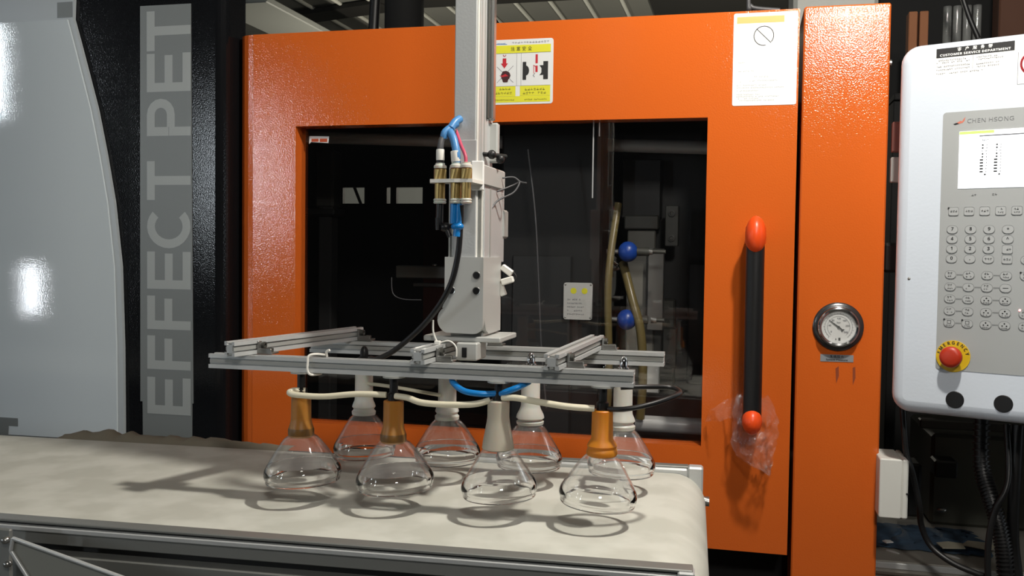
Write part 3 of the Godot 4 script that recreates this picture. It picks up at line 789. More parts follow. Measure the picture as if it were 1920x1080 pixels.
func gauge_column():
	var c := thing("machine_column", "tall orange column with a pressure gauge right of the safety door", "machine column", V(0.194, 0, 0))
	part("column_shell", Shape.new().box(V(0.0, 0.9135, -0.15), V(0.1655, 1.827, 0.3), 0.003), M.orange, c)
	bolt(c, V(0.0835, 1.713, -0.03), 0.007, Vector3.RIGHT, M.steel)
	part("scuff", Shape.new().flat(PackedVector2Array([Vector2(-0.005, 1.093), Vector2(0.001, 1.098), Vector2(0.002, 1.078), Vector2(-0.003, 1.062)]), 0.0004), M.dirt, c)
	part("scuff", Shape.new().flat(PackedVector2Array([Vector2(0.028, 1.096), Vector2(0.033, 1.098), Vector2(0.034, 1.075), Vector2(0.029, 1.06)]), 0.0004), M.dirt, c)
	var g := thing("pressure_gauge", "round steel-rimmed pressure gauge on the orange column", "pressure gauge", V(0.1918, 1.1785, 0.0))
	var t := Transform3D(Basis(Vector3.RIGHT, PI / 2), Vector3.ZERO)
	part("flange", Shape.new(t).lathe([Vector2(0, 0.0), Vector2(0.049, 0.0), Vector2(0.0495, 0.003), Vector2(0.047, 0.006), Vector2(0.040, 0.008), Vector2(0.036, 0.008)], 48), mat("5c5c5d", 0.25, 0.8), g)
	part("bezel", Shape.new(t).lathe([Vector2(0.040, 0.006), Vector2(0.0415, 0.014), Vector2(0.040, 0.019), Vector2(0.037, 0.0205), Vector2(0.0335, 0.018), Vector2(0.0325, 0.012)], 48), M.chrome, g)
	part("dial", Shape.new().flat(disc(Vector2.ZERO, 0.0345, 40), 0.0122), M.sign_white, g)
	var sc := Shape.new()
	for rr in [0.0265, 0.0215]:
		var arc := []
		for q in 37:
			var a := deg_to_rad(228.0 - 276.0 * q / 36.0)
			arc.append(Vector2(cos(a), sin(a)) * rr)
		sc.stroke(arc, 0.0006, 0.0126)
	for q in 24:
		var a := deg_to_rad(228.0 - 276.0 * q / 23.0)
		var dd := Vector2(cos(a), sin(a))
		sc.stroke([dd * 0.0265, dd * (0.0295 if q % 4 == 0 else 0.028)], 0.0006, 0.0126)
	part("scale", sc, M.ink_grey, g)
	var num := 0
	for a in [215.0, 170.0, 130.0, 90.0, 50.0, 10.0, -35.0]:
		text(str(num * 40), cos(deg_to_rad(a)) * 0.0172, sin(deg_to_rad(a)) * 0.0172, 0.0126, 0.0032, M.ink_grey, g)
		num += 1
	text("bar", 0, 0.009, 0.0126, 0.003, M.ink_grey, g)
	var lg := Shape.new(); little_text(lg, -0.006, 0.005, -0.0245, 0.004, 0.0126, 0.0036); lg.rect(0.0, -0.0275, 0.004, -0.0215, 0.0126)
	part("dial_mark", lg, M.ink, g)
	var nd := Shape.new()
	var d := Vector2(cos(deg_to_rad(143.0)), sin(deg_to_rad(143.0))); var nn := Vector2(-d.y, d.x)
	nd.prism(PackedVector2Array([d * 0.0235 + nn * 0.0004, d * 0.0235 - nn * 0.0004, d * -0.002 - nn * 0.0016, d * -0.008 - nn * 0.0012, d * -0.012 - nn * 0.0038, d * -0.0105 + nn * 0.0042, d * -0.007 + nn * 0.0012, d * -0.002 + nn * 0.0016]), 0.0132, 0.014)
	nd.prism(disc(Vector2.ZERO, 0.0026, 14), 0.0132, 0.0148)
	part("needle", nd, M.ink, g)
	part("glass", Shape.new(t).lathe([Vector2(0.0335, 0.0165), Vector2(0, 0.0168)], 32), M.glass, g)
	var l := thing("gauge_label", "small grey label reading System Pressure under the round gauge", "label", V(0.191, 1.114, 0.0))
	part("label_plate", Shape.new().prism(PackedVector2Array([Vector2(-0.032, -0.0075), Vector2(0.032, -0.0070), Vector2(0.032, 0.0072), Vector2(-0.032, 0.0072)]), 0, 0.001), mat("84888c", 0.5), l)
	text("System Pressure", 0.0, -0.0034, 0.0012, 0.0036, M.ink, l, true, 1.05)
	var gl := Shape.new(); var k := 0
	for ch in ["system", "unite", "press", "force"]:
		glyph(gl, ch, -0.0135 + k * 0.007, 0.0006, 0.0056, 0.0054, 0.0007, 0.0013); k += 1
	part("lettering", gl, M.ink, l)

# a rounded slab: outline with corner radius rc, front edges rolled with radius re
func slab(w: float, h: float, d: float, rc: float, re: float, at := Vector3.ZERO) -> Shape:
	var s := Shape.new(Transform3D(Basis(), at))
	var levels := [[0.0, 0.0], [d - re, 0.0]]
	for k in range(1, 6):
		var a := PI / 2 * k / 5.0
		levels.append([d - re + re * sin(a), re * (1 - cos(a))])
	var prev := PackedVector2Array()
	for li in levels.size():
		var ins: float = levels[li][1]
		var ol := rounded(w - 2 * ins, h - 2 * ins, maxf(rc - ins, 0.002), 6)
		if li > 0:
			for i in ol.size():
				var j := (i + 1) % ol.size()
				s.quad(V(prev[i].x, prev[i].y, levels[li - 1][0]), V(prev[j].x, prev[j].y, levels[li - 1][0]), V(ol[j].x, ol[j].y, levels[li][0]), V(ol[i].x, ol[i].y, levels[li][0]), 4 if li > 1 else 2)
		prev = ol
	s.flat(prev, d)
	return s

func panel():
	var at := V(0.2797, 1.369, 0.10)
	var p := thing("control_panel", "white machine control console with a screen and a grey keypad", "control panel", at, deg_to_rad(-22.9))
	part("housing", slab(0.56, 0.6935, 0.10, 0.035, 0.024, V(0.2785, 0.0038, -0.0995)), M.console, p)
	var kp := part("keypad_panel", Shape.new().prism(moved(rounded(0.44, 0.473, 0.006), Vector2(0.3, -0.018)), -0.004, 0.0015), M.keypad, p)
	var z := 0.0018
	# brand print
	text("CHEN HSONG", 0.1206, 0.2005, z, 0.0072, mat("7d7f80", 0.5), kp, false, 1.22, true)
	part("logo_mark", Shape.new().flat(PackedVector2Array([Vector2(0.1035, 0.1985), Vector2(0.1095, 0.2015), Vector2(0.1125, 0.2005), Vector2(0.1145, 0.204), Vector2(0.118, 0.2085), Vector2(0.1165, 0.2015), Vector2(0.1135, 0.198), Vector2(0.108, 0.1965)]), z), M.logo_orange, kp)
	part("logo_mark", Shape.new().flat(PackedVector2Array([Vector2(0.0975, 0.1965), Vector2(0.1035, 0.1985), Vector2(0.108, 0.1965), Vector2(0.101, 0.1945)]), z), M.ink, kp)
	# screen
	var gm := mat("ffffff", 0.4); gm.emission_enabled = true; gm.emission = Color(0.93, 0.97, 1.0); gm.emission_energy_multiplier = 0.75
	var sc := part("screen", Shape.new().box(V(0.2285, 0.1302, 0.001), V(0.2395, 0.1035, 0.003)), gm, p, "lit white screen")
	var gg := mat("b8f07a", 0.4); gg.emission_enabled = true; gg.emission = Color(0.55, 0.95, 0.25); gg.emission_energy_multiplier = 0.75
	part("screen_tab", Shape.new().rect(0.109, 0.1765, 0.166, 0.1815, 0.0028), gg, sc)
	var ln := Shape.new(); ln.rect(0.142, 0.1712, 0.34, 0.1732, 0.0028)
	part("screen_line", ln, M.ink_grey, sc)
	var cells := Shape.new()
	for col in [0.1485, 0.1715]:
		for r in 11:
			var yy: float = 0.1555 - r * 0.0053
			if r == 10: cells.rect(col + 0.003, yy - 0.0012, col + 0.006, yy + 0.0014, 0.0028)
			elif r == 2: cells.rect(col - 0.0015, yy - 0.001, col - 0.0005, yy + 0.001, 0.0028); cells.rect(col + 0.004, yy - 0.001, col + 0.005, yy + 0.001, 0.0028)
			else:
				var wd := 0.0028 if r < 5 else 0.0056
				cells.rect(col + 0.001 - wd, yy - 0.0013, col + 0.001, yy + 0.0013, 0.0028)
	part("screen_cell", cells, M.ink, sc)
	var pale := Shape.new()
	for col in [0.1485, 0.1715]:
		for r in 10: pale.rect(col + 0.0055, 0.1545 - r * 0.0053, col + 0.0068, 0.1565 - r * 0.0053, 0.0028)
	little_text(pale, 0.146, 0.158, 0.165, 0.0035, 0.0028, 0.003); pale.rect(0.219, 0.081, 0.222, 0.083, 0.0028)
	part("screen_mark", pale, M.ink_grey, sc)
	var sl := AreaLight3D.new()
	sl.name = "screen_light"; sl.area_size = Vector2(0.23, 0.10); sl.light_energy = 0.012; sl.light_color = Color(0.93, 0.97, 1.0)
	sl.area_range = 10.0; sl.area_attenuation = 2.0; sl.shadow_enabled = true
	sl.position = V(0.2285, 0.1302, 0.012); sl.rotation.y = PI
	p.add_child(sl)
	# keys
	var kd := Shape.new()
	little_text(kd, 0.132, 0.142, 0.066, 0.004, z, 0.0045); little_text(kd, 0.166, 0.176, 0.0665, 0.004, z, 0.0045)
	part("lettering", kd, M.ink, kp)
	var square := Shape.new().prism(rounded(0.0165, 0.0150, 0.003, 4), 0.0, 0.0012).mesh()
	var oval := Shape.new().prism(rounded(0.0185, 0.0145, 0.0072, 5), 0.0, 0.0012).mesh()
	var rim := mat("7e8181", 0.5)
	var lay := func(x: float, y: float, sq: bool, what: String, led := false):
		var k := part("key", square if sq else oval, M.key, kp)
		k.position = V(x, y, 0.0014)
		var e := Shape.new()
		var ol := rounded(0.0165, 0.0150, 0.003, 4) if sq else rounded(0.0185, 0.0145, 0.0072, 5)
		var loop := []
		for v in ol: loop.append(v)
		loop.append(ol[0])
		e.stroke(loop, 0.0007, 0.0014)
		part("key_outline", e, rim, k)
		if what.length() == 1: text(what, 0, 0.001, 0.0014, 0.0058, M.ink, k)
		else:
			var s := Shape.new()
			match what:
				"word": little_text(s, -0.0055, 0.006, 0.0, 0.0042, 0.0014, 0.0042)
				"two": little_text(s, -0.0045, 0.005, 0.003, 0.004, 0.0014, 0.0042); little_text(s, -0.0045, 0.005, -0.0028, 0.003, 0.0014, 0.0034)
				"dots":
					s.flat(disc(Vector2(0, 0.003), 0.0014, 10), 0.0014); s.flat(disc(Vector2(-0.0035, -0.001), 0.0013, 10), 0.0014); s.flat(disc(Vector2(0.0035, -0.001), 0.0013, 10), 0.0014)
					little_text(s, -0.005, 0.005, -0.0048, 0.0024, 0.0014, 0.0026)
				"bar": s.rect(-0.0045, -0.0005, 0.0045, 0.0006, 0.0014)
				"frame": s.stroke([Vector2(-0.003, -0.001), Vector2(-0.003, 0.0045), Vector2(0.003, 0.0045), Vector2(0.003, -0.001), Vector2(-0.003, -0.001)], 0.0008, 0.0014); little_text(s, -0.005, 0.005, -0.0042, 0.0024, 0.0014, 0.0026)
			part("key_mark", s, M.ink, k)
		if led: part("key_lamp", Shape.new().prism(disc(Vector2(-0.0085, 0.0062), 0.0016, 10), 0.0, 0.0016), M.ink, k)
	var xs := [0.1018, 0.1324, 0.1627, 0.193, 0.2228]
	for i in 6: lay.call(0.1030 + i * 0.0258, 0.0373, true, ["word", "word", "word", "two", "two", "two"][i], i == 0)
	var rows := [["7", "8", "9", "+"], ["4", "5", "6", "^"], ["1", "2", "3", "word"], ["0", ".", "word", "word"]]
	for r in 4:
		for i in 4: lay.call(xs[i], 0.0041 - r * 0.0178, i == 3 and r > 1, rows[r][i])
	var more := [["two", "two", "two", "two"], ["two", "two", "two", "bar"], ["two", "two", "dots", "dots"], ["two", "two", "dots", "dots"], ["frame", "frame", "dots", "dots"]]
	var links := Shape.new()
	for r in 5:
		for i in 4:
			lay.call(xs[i] - 0.0008, -0.0785 - r * 0.0222, false, more[r][i], r == 4 and i < 2)
			if i == 0 or i == 2 or (i == 1 and r == 1): links.stroke([Vector2(xs[i] + 0.0105, -0.0785 - r * 0.0222), Vector2(xs[i] + 0.0185, -0.0785 - r * 0.0222)], 0.0022, z)
	part("key_link", links, rim, kp)
	for yy in [-0.0498, -0.0785, -0.1455, -0.1675]: lay.call(xs[4] + 0.001, yy, false, "two", yy < -0.07 and yy > -0.09)
	var lm := mat("ffe8e8", 0.4); lm.emission_enabled = true; lm.emission = Color(1.0, 0.55, 0.55); lm.emission_energy_multiplier = 2.0
	part("signal_lamp", Shape.new().ball(V(0.2158, -0.1392, 0.0022), V(0.0022, 0.0022, 0.0012), 12, 8), lm, p, "small lit red lamp")
	# emergency stop
	var c := Vector2(0.1095, -0.2285)
	var es := part("emergency_ring", Shape.new().prism(disc(c, 0.0292, 36), 0.0, 0.003), M.yellow, p, "yellow ring lettered EMERGENCY")
	var word := "EMERGENCY"
	for i in 9:
		var a := deg_to_rad(166.0 - 152.0 * i / 8.0)
		var l := text(word[i], c.x + cos(a) * 0.0246, c.y + sin(a) * 0.0246, 0.0032, 0.0058, M.ink, es)
		l.rotation.z = a - PI / 2
	var tz := Transform3D(Basis(Vector3.RIGHT, PI / 2), V(c.x, c.y, 0))
	var hd := part("stop_button", Shape.new(tz).lathe([Vector2(0.013, 0.003), Vector2(0.013, 0.014), Vector2(0.0175, 0.0155), Vector2(0.0192, 0.018), Vector2(0.0192, 0.024), Vector2(0.0175, 0.0275), Vector2(0.012, 0.0295), Vector2(0, 0.0298)], 36, 0.9), M.red, p, "red mushroom button")
	part("button_collar", Shape.new(tz).lathe([Vector2(0.0145, 0.0), Vector2(0.0145, 0.008), Vector2(0.0125, 0.0085)], 28), M.ink, hd)
	for q in [Vector2(0.1145, -0.3085), Vector2(0.1945, -0.3075)]:
		part("blanking_plug", Shape.new(Transform3D(Basis(Vector3.RIGHT, PI / 2), V(q.x, q.y, 0))).lathe([Vector2(0.0156, 0.0), Vector2(0.0156, 0.0015), Vector2(0.0146, 0.0025), Vector2(0, 0.0025)], 32), M.black, p)
	part("side_screw", Shape.new().ball(V(0.0285, -0.088, 0.0), V(0.003, 0.003, 0.002), 10, 6), M.steel, p)
	# service label and sign
	var sv := thing("service_label", "service label with a black heading reading CUSTOMER SERVICE DEPARTMENT on the console", "label", at, deg_to_rad(-22.9))
	part("label_sheet", Shape.new().rect(0.064, 0.283, 0.196, 0.3365, 0.0006), M.white_sheet, sv)
	part("heading", Shape.new().rect(0.0652, 0.3195, 0.194, 0.3365, 0.0009), M.ink, sv)
	text("CUSTOMER SERVICE DEPARTMENT", 0.1296, 0.3237, 0.0012, 0.0040, M.white_sheet, sv, true, 1.28)
	var gl := Shape.new(); var n := 0
	for ch in ["guest", "door", "serve", "duty", "section"]:
		glyph(gl, ch, 0.1010 + n * 0.0128, 0.3292, 0.0064, 0.0058, 0.0009, 0.0013); n += 1
	part("lettering", gl, M.white_sheet, sv)
	var tx := Shape.new()
	for row in [[0.3145, 0.066, 0.118], [0.3105, 0.066, 0.122], [0.3035, 0.066, 0.122], [0.2975, 0.066, 0.122], [0.2905, 0.066, 0.146], [0.3145, 0.133, 0.168], [0.3105, 0.133, 0.178], [0.3025, 0.133, 0.170], [0.2975, 0.133, 0.172]]:
		little_text(tx, row[1], row[2], row[0], 0.0030, 0.0009)
	tx.rect(0.1268, 0.295, 0.1274, 0.3185, 0.0009)
	part("lettering", tx, M.ink_grey, sv)
	var sg := thing("red_ring_sign", "white sticker with a red ring at the top right edge of the console", "sign", at, deg_to_rad(-22.9))
	part("sticker_sheet", Shape.new().rect(0.1995, 0.2585, 0.262, 0.3205, 0.0006), M.white_sheet, sg)
	var ring := []
	for q in 33: ring.append(Vector2(0.2245, 0.294) + Vector2(cos(TAU * q / 32), sin(TAU * q / 32)) * 0.0195)
	part("ring", Shape.new().stroke(ring, 0.0035, 0.0009), M.ink_red, sg)
	part("sticker_edge", Shape.new().stroke([Vector2(0.2, 0.315), Vector2(0.2, 0.259), Vector2(0.262, 0.259)], 0.0007, 0.0008), M.ink_grey, sg)
	# arm that carries the console
	var arm_ := thing("console_boom", "dark arm that carries the console behind its left edge", "arm", V(0.32, 1.37, 0.02))
	part("arm_tube", Shape.new().box(V(0.035, -0.05, -0.05), V(0.16, 0.06, 0.05), 0.006), M.iron, arm_)
	part("arm_bracket", Shape.new().box(V(-0.028, 0.19, -0.02), V(0.016, 0.06, 0.02), 0.002), mat("8c5a52", 0.5), arm_)
	part("arm_bracket", Shape.new().box(V(-0.028, 0.125, -0.02), V(0.018, 0.05, 0.02), 0.002), M.plate, arm_)

func conveyor():
	var yaw := deg_to_rad(2.9)
	var at := V(-0.040, 0.946, 0.6255)
	var c := thing("belt_conveyor", "cream belt conveyor with aluminium side rails below the gripper", "conveyor", at, yaw)
	var hw := 0.2375
	var R := 0.055
	var L := -2.6
	# belt: one loop round the end roller
	var prof := PackedVector2Array([Vector2(L, 0), Vector2(-R, 0)])
	for k in range(1, 17):
		var a := PI / 2 - PI * k / 16.0
		prof.append(Vector2(-R + cos(a) * R, -R + sin(a) * R))
	prof.append(Vector2(L, -2 * R))
	var s := Shape.new()
	for i in prof.size() - 1:
		s.quad(V(prof[i].x, prof[i].y, hw), V(prof[i + 1].x, prof[i + 1].y, hw), V(prof[i + 1].x, prof[i + 1].y, -hw), V(prof[i].x, prof[i].y, -hw), 3)
	var inner := PackedVector2Array()
	for v in prof: inner.append(v)
	inner.reverse()
	part("belt", s, M.belt, c)
	var core := Shape.new()
	core.box(V((L - R) / 2 - 0.01, -R, 0), V(-R - L, 2 * R - 0.006, 2 * hw - 0.01))
	core.x = Transform3D()
	part("belt_bed", core, M.alu_dark, c)
	var rl := Shape.new(Transform3D(Basis(Vector3.RIGHT, PI / 2), V(-R, -R, 0)))
	rl.lathe([Vector2(0, -hw + 0.002), Vector2(R - 0.003, -hw + 0.002), Vector2(R - 0.003, hw - 0.002), Vector2(0, hw - 0.002)], 24)
	part("end_roller", rl, M.steel, c)
	# front side rail, an aluminium section in steps
	var x0 := L; var x1 := -0.022
	var bars := [[0.238, 0.262, -0.003, 0.001], [0.238, 0.256, -0.0065, -0.003], [0.238, 0.264, -0.0135, -0.0065], [0.238, 0.259, -0.031, -0.0135], [0.238, 0.244, -0.043, -0.031], [0.238, 0.268, -0.125, -0.043]]
	var names := ["rail_lip", "rail_groove", "rail_lip", "rail_face", "rail_slot", "lower_rail"]
	var look := [M.alu_dark, M.gap, M.alu, M.alu_dark, M.iron, M.alu_dark]
	for k in 6:
		var b = bars[k]
		part(names[k], Shape.new().box(V((x0 + x1) / 2, (b[2] + b[3]) / 2, (b[0] + b[1]) / 2), V(x1 - x0, b[3] - b[2], b[1] - b[0]), 0.0012), look[k], c)
	part("rail_end", Shape.new().box(V(-0.030, -0.062, 0.254), V(0.020, 0.122, 0.024), 0.002), M.alu, c)
	# rear side rail with its end plate
	part("rear_rail", Shape.new().box(V(-0.265, -0.022, -0.253), V(0.47, 0.060, 0.028), 0.003), M.alu, c)
	part("rear_rail", Shape.new().box(V((L - 0.5) / 2, -0.036, -0.253), V(-0.5 - L, 0.064, 0.028), 0.003), M.iron, c)
	part("rear_rail_cap", Shape.new().box(V(-0.265, 0.0095, -0.253), V(0.47, 0.004, 0.020), 0.001), M.alu_dark, c)
	part("end_plate", Shape.new().box(V(-0.018, -0.03, -0.250), V(0.026, 0.084, 0.026), 0.003), M.alu, c)
	part("axle_nut", Shape.new().tube([V(-0.006, -0.045, -0.238), V(0.006, -0.045, -0.238)], 0.0085, 6), M.steel, c)
	# legs
	for lx in [-0.35, -2.0]:
		for lz in [-0.22, 0.22]: part("leg", Shape.new().box(V(lx, -0.53, lz), V(0.05, 0.83, 0.05), 0.003), M.alu, c)
	# crumpled strip lying along the far rail
	var rag := Shape.new()
	var n := FastNoiseLite.new(); n.seed = 3; n.frequency = 1.0
	var f := func(i: int, j: int) -> Vector3:
		var u := i / 40.0; var v := j / 6.0
		var x := lerpf(-1.30, -0.82, u)
		var hh := 0.004 + 0.022 * sin(PI * pow(u, 0.55)) * (0.5 + 0.5 * n.get_noise_2d(u * 9, 3)) + n.get_noise_2d(u * 30, v * 4) * 0.005
		return V(x, 0.943 + sin(PI * v) * maxf(hh, 0.004), 0.447 - (u * 0.03) - v * 0.05)
	for i in 40:
		for j in 6: rag.quad(f.call(i, j), f.call(i + 1, j), f.call(i + 1, j + 1), f.call(i, j + 1), 3)
	single("dust_sheet", rag, M.rag, "crumpled grey-brown dusty sheet along the far edge of the conveyor", "sheet")
	# bent sheet at the lower left
	var gs := thing("sheet_gusset", "grey bent sheet-metal gusset at the lower left before the conveyor", "gusset", V(-0.91, 0.70, 0.99))
	var poly := PackedVector2Array([Vector2(0.003, 0.243), Vector2(0.36, 0.165), Vector2(0.36, -0.1), Vector2(0.26, -0.1), Vector2(0.0, 0.226)])
	part("gusset_sheet", Shape.new().prism(poly, 0.0, 0.003), mat("85867f", 0.5), gs)
	for k in 5:
		if k == 2: continue
		var a := poly[k]; var b := poly[(k + 1) % 5]
		part("bent_edge", Shape.new().tube([V(a.x, a.y, 0.005), V(b.x, b.y, 0.005)], 0.0028, 6), M.alu, gs)
	part("corner_plate", Shape.new().box(V(-0.042, 0.205, -0.01), V(0.06, 0.09, 0.006), 0.002), M.alu_dark, gs)
	for q in [V(-0.013, 0.238, 0.0), V(-0.010, 0.207, 0.0)]: part("screw", Shape.new().ball(q, V(0.006, 0.005, 0.006), 10, 6), M.steel, gs)

# T-slot section, side s, closed outline with a slot in each face
func tslot(s: float) -> PackedVector2Array:
	var h := s / 2
	var p := PackedVector2Array()
	for k in 4:
		var side := [Vector2(h, -h), Vector2(h, -h * 0.46), Vector2(h * 0.80, -h * 0.46), Vector2(h * 0.80, -h * 0.62), Vector2(h * 0.55, -h * 0.42), Vector2(h * 0.55, h * 0.42), Vector2(h * 0.80, h * 0.62), Vector2(h * 0.80, h * 0.46), Vector2(h, h * 0.46)]
		for v in side: p.append(v.rotated(PI / 2 * k))
	return p

func rail(called: String, a: Vector3, b: Vector3, s: float, parent: Node) -> MeshInstance3D:
	var z := (b - a).normalized()
	var x := Vector3.UP.cross(z).normalized()
	var sh := Shape.new(Transform3D(Basis(x, z.cross(x), z), a))
	sh.prism(tslot(s), 0.0, a.distance_to(b))
	var o := part(called, sh, M.alu, parent)
	var core := Shape.new(Transform3D(Basis(x, z.cross(x), z), a))
	var ln := a.distance_to(b)
	core.box(V(0, 0, ln / 2), V(s * 0.82, s * 0.28, ln - 0.002)); core.box(V(0, 0, ln / 2), V(s * 0.28, s * 0.82, ln - 0.002))
	part("slot_floor", core, M.slot, o)
	return o

func gripper():
	var g := thing("gripper_frame", "aluminium profile gripper frame carrying eight suction nozzles", "gripper frame", V(-0.45, 1.19, 0.64))
	var o := V(-0.45, 1.19, 0.64)
	var s := 0.0215
	rail("long_rail", V(-0.776, 1.152, 0.740) - o, V(-0.1385, 1.152, 0.740) - o, s, g)
	rail("long_rail", V(-0.716, 1.1565, 0.525) - o, V(-0.1155, 1.1565, 0.525) - o, s, g)
	var cross := [[V(-0.7285, 1.1735, 0.772), V(-0.638, 1.179, 0.508)], [V(-0.437, 1.1735, 0.772), V(-0.412, 1.179, 0.508)], [V(-0.2465, 1.1735, 0.772), V(-0.2245, 1.179, 0.508)]]
	for c in cross:
		rail("cross_rail", c[0] - o, c[1] - o, s, g)
		# corner brackets at both ends, on the right of the cross rail
		for e in 2:
			var q: Vector3 = c[0].lerp(c[1], 0.14 if e == 0 else 0.93)
			var base := q + V(0.012, -0.0105, -0.002) - o
			var b := Shape.new()
			b.box(base + V(0.001, 0.010, -0.009), V(0.003, 0.018, 0.022), 0.0006)
			b.box(base + V(0.012, 0.0012, -0.009), V(0.024, 0.003, 0.022), 0.0006)
			b.box(base + V(0.012, 0.005, 0.001), V(0.021, 0.006, 0.0025), 0.0006)
			var br := part("corner_bracket", b, M.steel, g)
			bolt(br, base + V(0.0025, 0.012, -0.009), 0.0055, Vector3.RIGHT)
			bolt(br, base + V(0.015, 0.003, -0.009), 0.0055, Vector3.UP)
	# mounting plate under the arm
	part("mount_plate", Shape.new().box(V(-0.398, 1.1925, 0.640) - o, V(0.118, 0.008, 0.10), 0.0015), M.plate, g)
	part("mount_block", Shape.new().box(V(-0.385, 1.176, 0.682) - o, V(0.032, 0.026, 0.05), 0.002), M.plate, g)
	part("block_slot", Shape.new().box(V(-0.388, 1.175, 0.708) - o, V(0.007, 0.014, 0.002)), M.black, g)
	bolt(g, V(-0.352, 1.186, 0.59) - o, 0.007, Vector3.UP)
	# nozzles
	var fx := [-0.6290, -0.4838, -0.3275, -0.1808]
	var bx := [-0.610, -0.4640, -0.3245, -0.1765]
	var fl := ["amber suction nozzle at the left end of the front row", "amber suction nozzle second from the left in the front row", "frosted grey suction nozzle, the only unstained one in the front row", "bright orange-amber suction nozzle at the right end of the front row"]
	for i in 4:
		var n := thing("suction_nozzle", fl[i], "suction nozzle", V(fx[i], 1.046, 0.740), 0.0, "suction nozzles of the front row")
		var prof: Array
		if i == 2: prof = [Vector2(0.0195, -0.002), Vector2(0.0225, 0.0), Vector2(0.0215, 0.009), Vector2(0.0165, 0.036), Vector2(0.0155, 0.044), Vector2(0.0155, 0.066), Vector2(0.014, 0.0675), Vector2(0.0, 0.0675)]
		elif i == 3: prof = [Vector2(0.018, -0.002), Vector2(0.0205, 0.0), Vector2(0.0215, 0.004), Vector2(0.0205, 0.007), Vector2(0.0195, 0.009), Vector2(0.0205, 0.013), Vector2(0.0185, 0.017), Vector2(0.0150, 0.022), Vector2(0.0143, 0.06), Vector2(0.013, 0.0615), Vector2(0.0, 0.0615)]
		else: prof = [Vector2(0.0165, -0.002), Vector2(0.0185, 0.0), Vector2(0.0187, 0.008), Vector2(0.0178, 0.013), Vector2(0.0155, 0.020), Vector2(0.0148, 0.026), Vector2(0.0145, 0.058), Vector2(0.013, 0.0595), Vector2(0.0, 0.0595)]
		part("sleeve", Shape.new().lathe(prof, 28), [M.amber, M.amber, M.frosted, M.bright_amber][i], n)
		if i < 2: part("sleeve_band", Shape.new().lathe([Vector2(0.0188, 0.0012), Vector2(0.0191, 0.003), Vector2(0.0190, 0.0095), Vector2(0.0184, 0.0115)], 28), mat("6b4a1e", 0.4), n)
		var top: float = [0.0595, 0.0595, 0.0675, 0.0615][i]
		part("fitting", Shape.new().lathe([Vector2(0, top), Vector2(0.0085, top), Vector2(0.0085, top + 0.010), Vector2(0.006, top + 0.012), Vector2(0.006, 0.0925), Vector2(0.0, 0.0925)], 16), M.rubber, n)
		part("washer", Shape.new().lathe([Vector2(0, 0.0925), Vector2(0.016, 0.0925), Vector2(0.016, 0.0950), Vector2(0.0, 0.0950)], 20), M.slot, n)
	var bl := ["white suction nozzle at the left end of the back row", "white suction nozzle second from the left in the back row", "white bellows suction nozzle second from the right in the back row", "white suction nozzle at the right end of the back row"]
	for i in 4:
		var n := thing("suction_nozzle", bl[i], "suction nozzle", V(bx[i], 1.049, 0.549), 0.0, "suction nozzles of the back row")
		var prof: Array
		if i == 2: prof = [Vector2(0.018, -0.003), Vector2(0.0215, -0.002), Vector2(0.0222, 0.002), Vector2(0.0185, 0.005), Vector2(0.0225, 0.008), Vector2(0.0215, 0.013), Vector2(0.0165, 0.023), Vector2(0.0152, 0.028), Vector2(0.0150, 0.088), Vector2(0.0, 0.088)]
		else: prof = [Vector2(0.017, -0.003), Vector2(0.0195, -0.002), Vector2(0.0200, 0.003), Vector2(0.0165, 0.007), Vector2(0.0195, 0.011), Vector2(0.0185, 0.015), Vector2(0.0155, 0.022), Vector2(0.0150, 0.028), Vector2(0.0148, 0.088), Vector2(0.0, 0.088)]
		part("sleeve", Shape.new().lathe(prof, 28), M.milky, n)
		part("hanger_plate", Shape.new().box(V(0.0, 0.0895, -0.002), V(0.034, 0.003, 0.03), 0.0008), M.steel, n)
		part("acorn_nut", Shape.new().lathe([Vector2(0, 0.091), Vector2(0.009, 0.091), Vector2(0.009, 0.094), Vector2(0.0068, 0.095), Vector2(0.0068, 0.103), Vector2(0.0055, 0.108), Vector2(0.003, 0.1115), Vector2(0, 0.1125)], 14), M.rubber if i == 0 else M.chrome, n)
	# clear covers held by the nozzles
	var out := [Vector2(0.0505, 0.0268), Vector2(0.0485, 0.0300), Vector2(0.0418, 0.0405), Vector2(0.0350, 0.0510), Vector2(0.0285, 0.0600), Vector2(0.0238, 0.0655), Vector2(0.0190, 0.0690), Vector2(0.0160, 0.0700)]
	var loop := out.duplicate()
	for k in range(out.size() - 1, -1, -1): loop.append(out[k] - Vector2(0.0012, 0.0004))
	loop.append(out[0])
	var cm := Shape.new().lathe(loop, 48, 1.2).mesh()
	var rim := Shape.new().lathe([Vector2(0.0495, 0.0), Vector2(0.0520, 0.0008), Vector2(0.0532, 0.0030), Vector2(0.0524, 0.0055), Vector2(0.0545, 0.0085), Vector2(0.0553, 0.0125), Vector2(0.0552, 0.0163), Vector2(0.0537, 0.0213), Vector2(0.0505, 0.0267), Vector2(0.0492, 0.0260), Vector2(0.0517, 0.0205), Vector2(0.0526, 0.0163), Vector2(0.0508, 0.011), Vector2(0.0490, 0.0055), Vector2(0.0485, 0.0025), Vector2(0.0485, 0.0008), Vector2(0.0495, 0.0)], 56, 1.2).mesh()
	var lab := ["clear plastic cover under the left amber nozzle of the front row", "clear plastic cover under the second amber nozzle of the front row", "clear plastic cover under the frosted grey front nozzle", "clear plastic cover under the bright orange-amber front nozzle", "clear plastic cover under the leftmost white back nozzle", "clear plastic cover under the second white back nozzle", "clear plastic cover under the white bellows back nozzle", "clear plastic cover under the rightmost white back nozzle"]
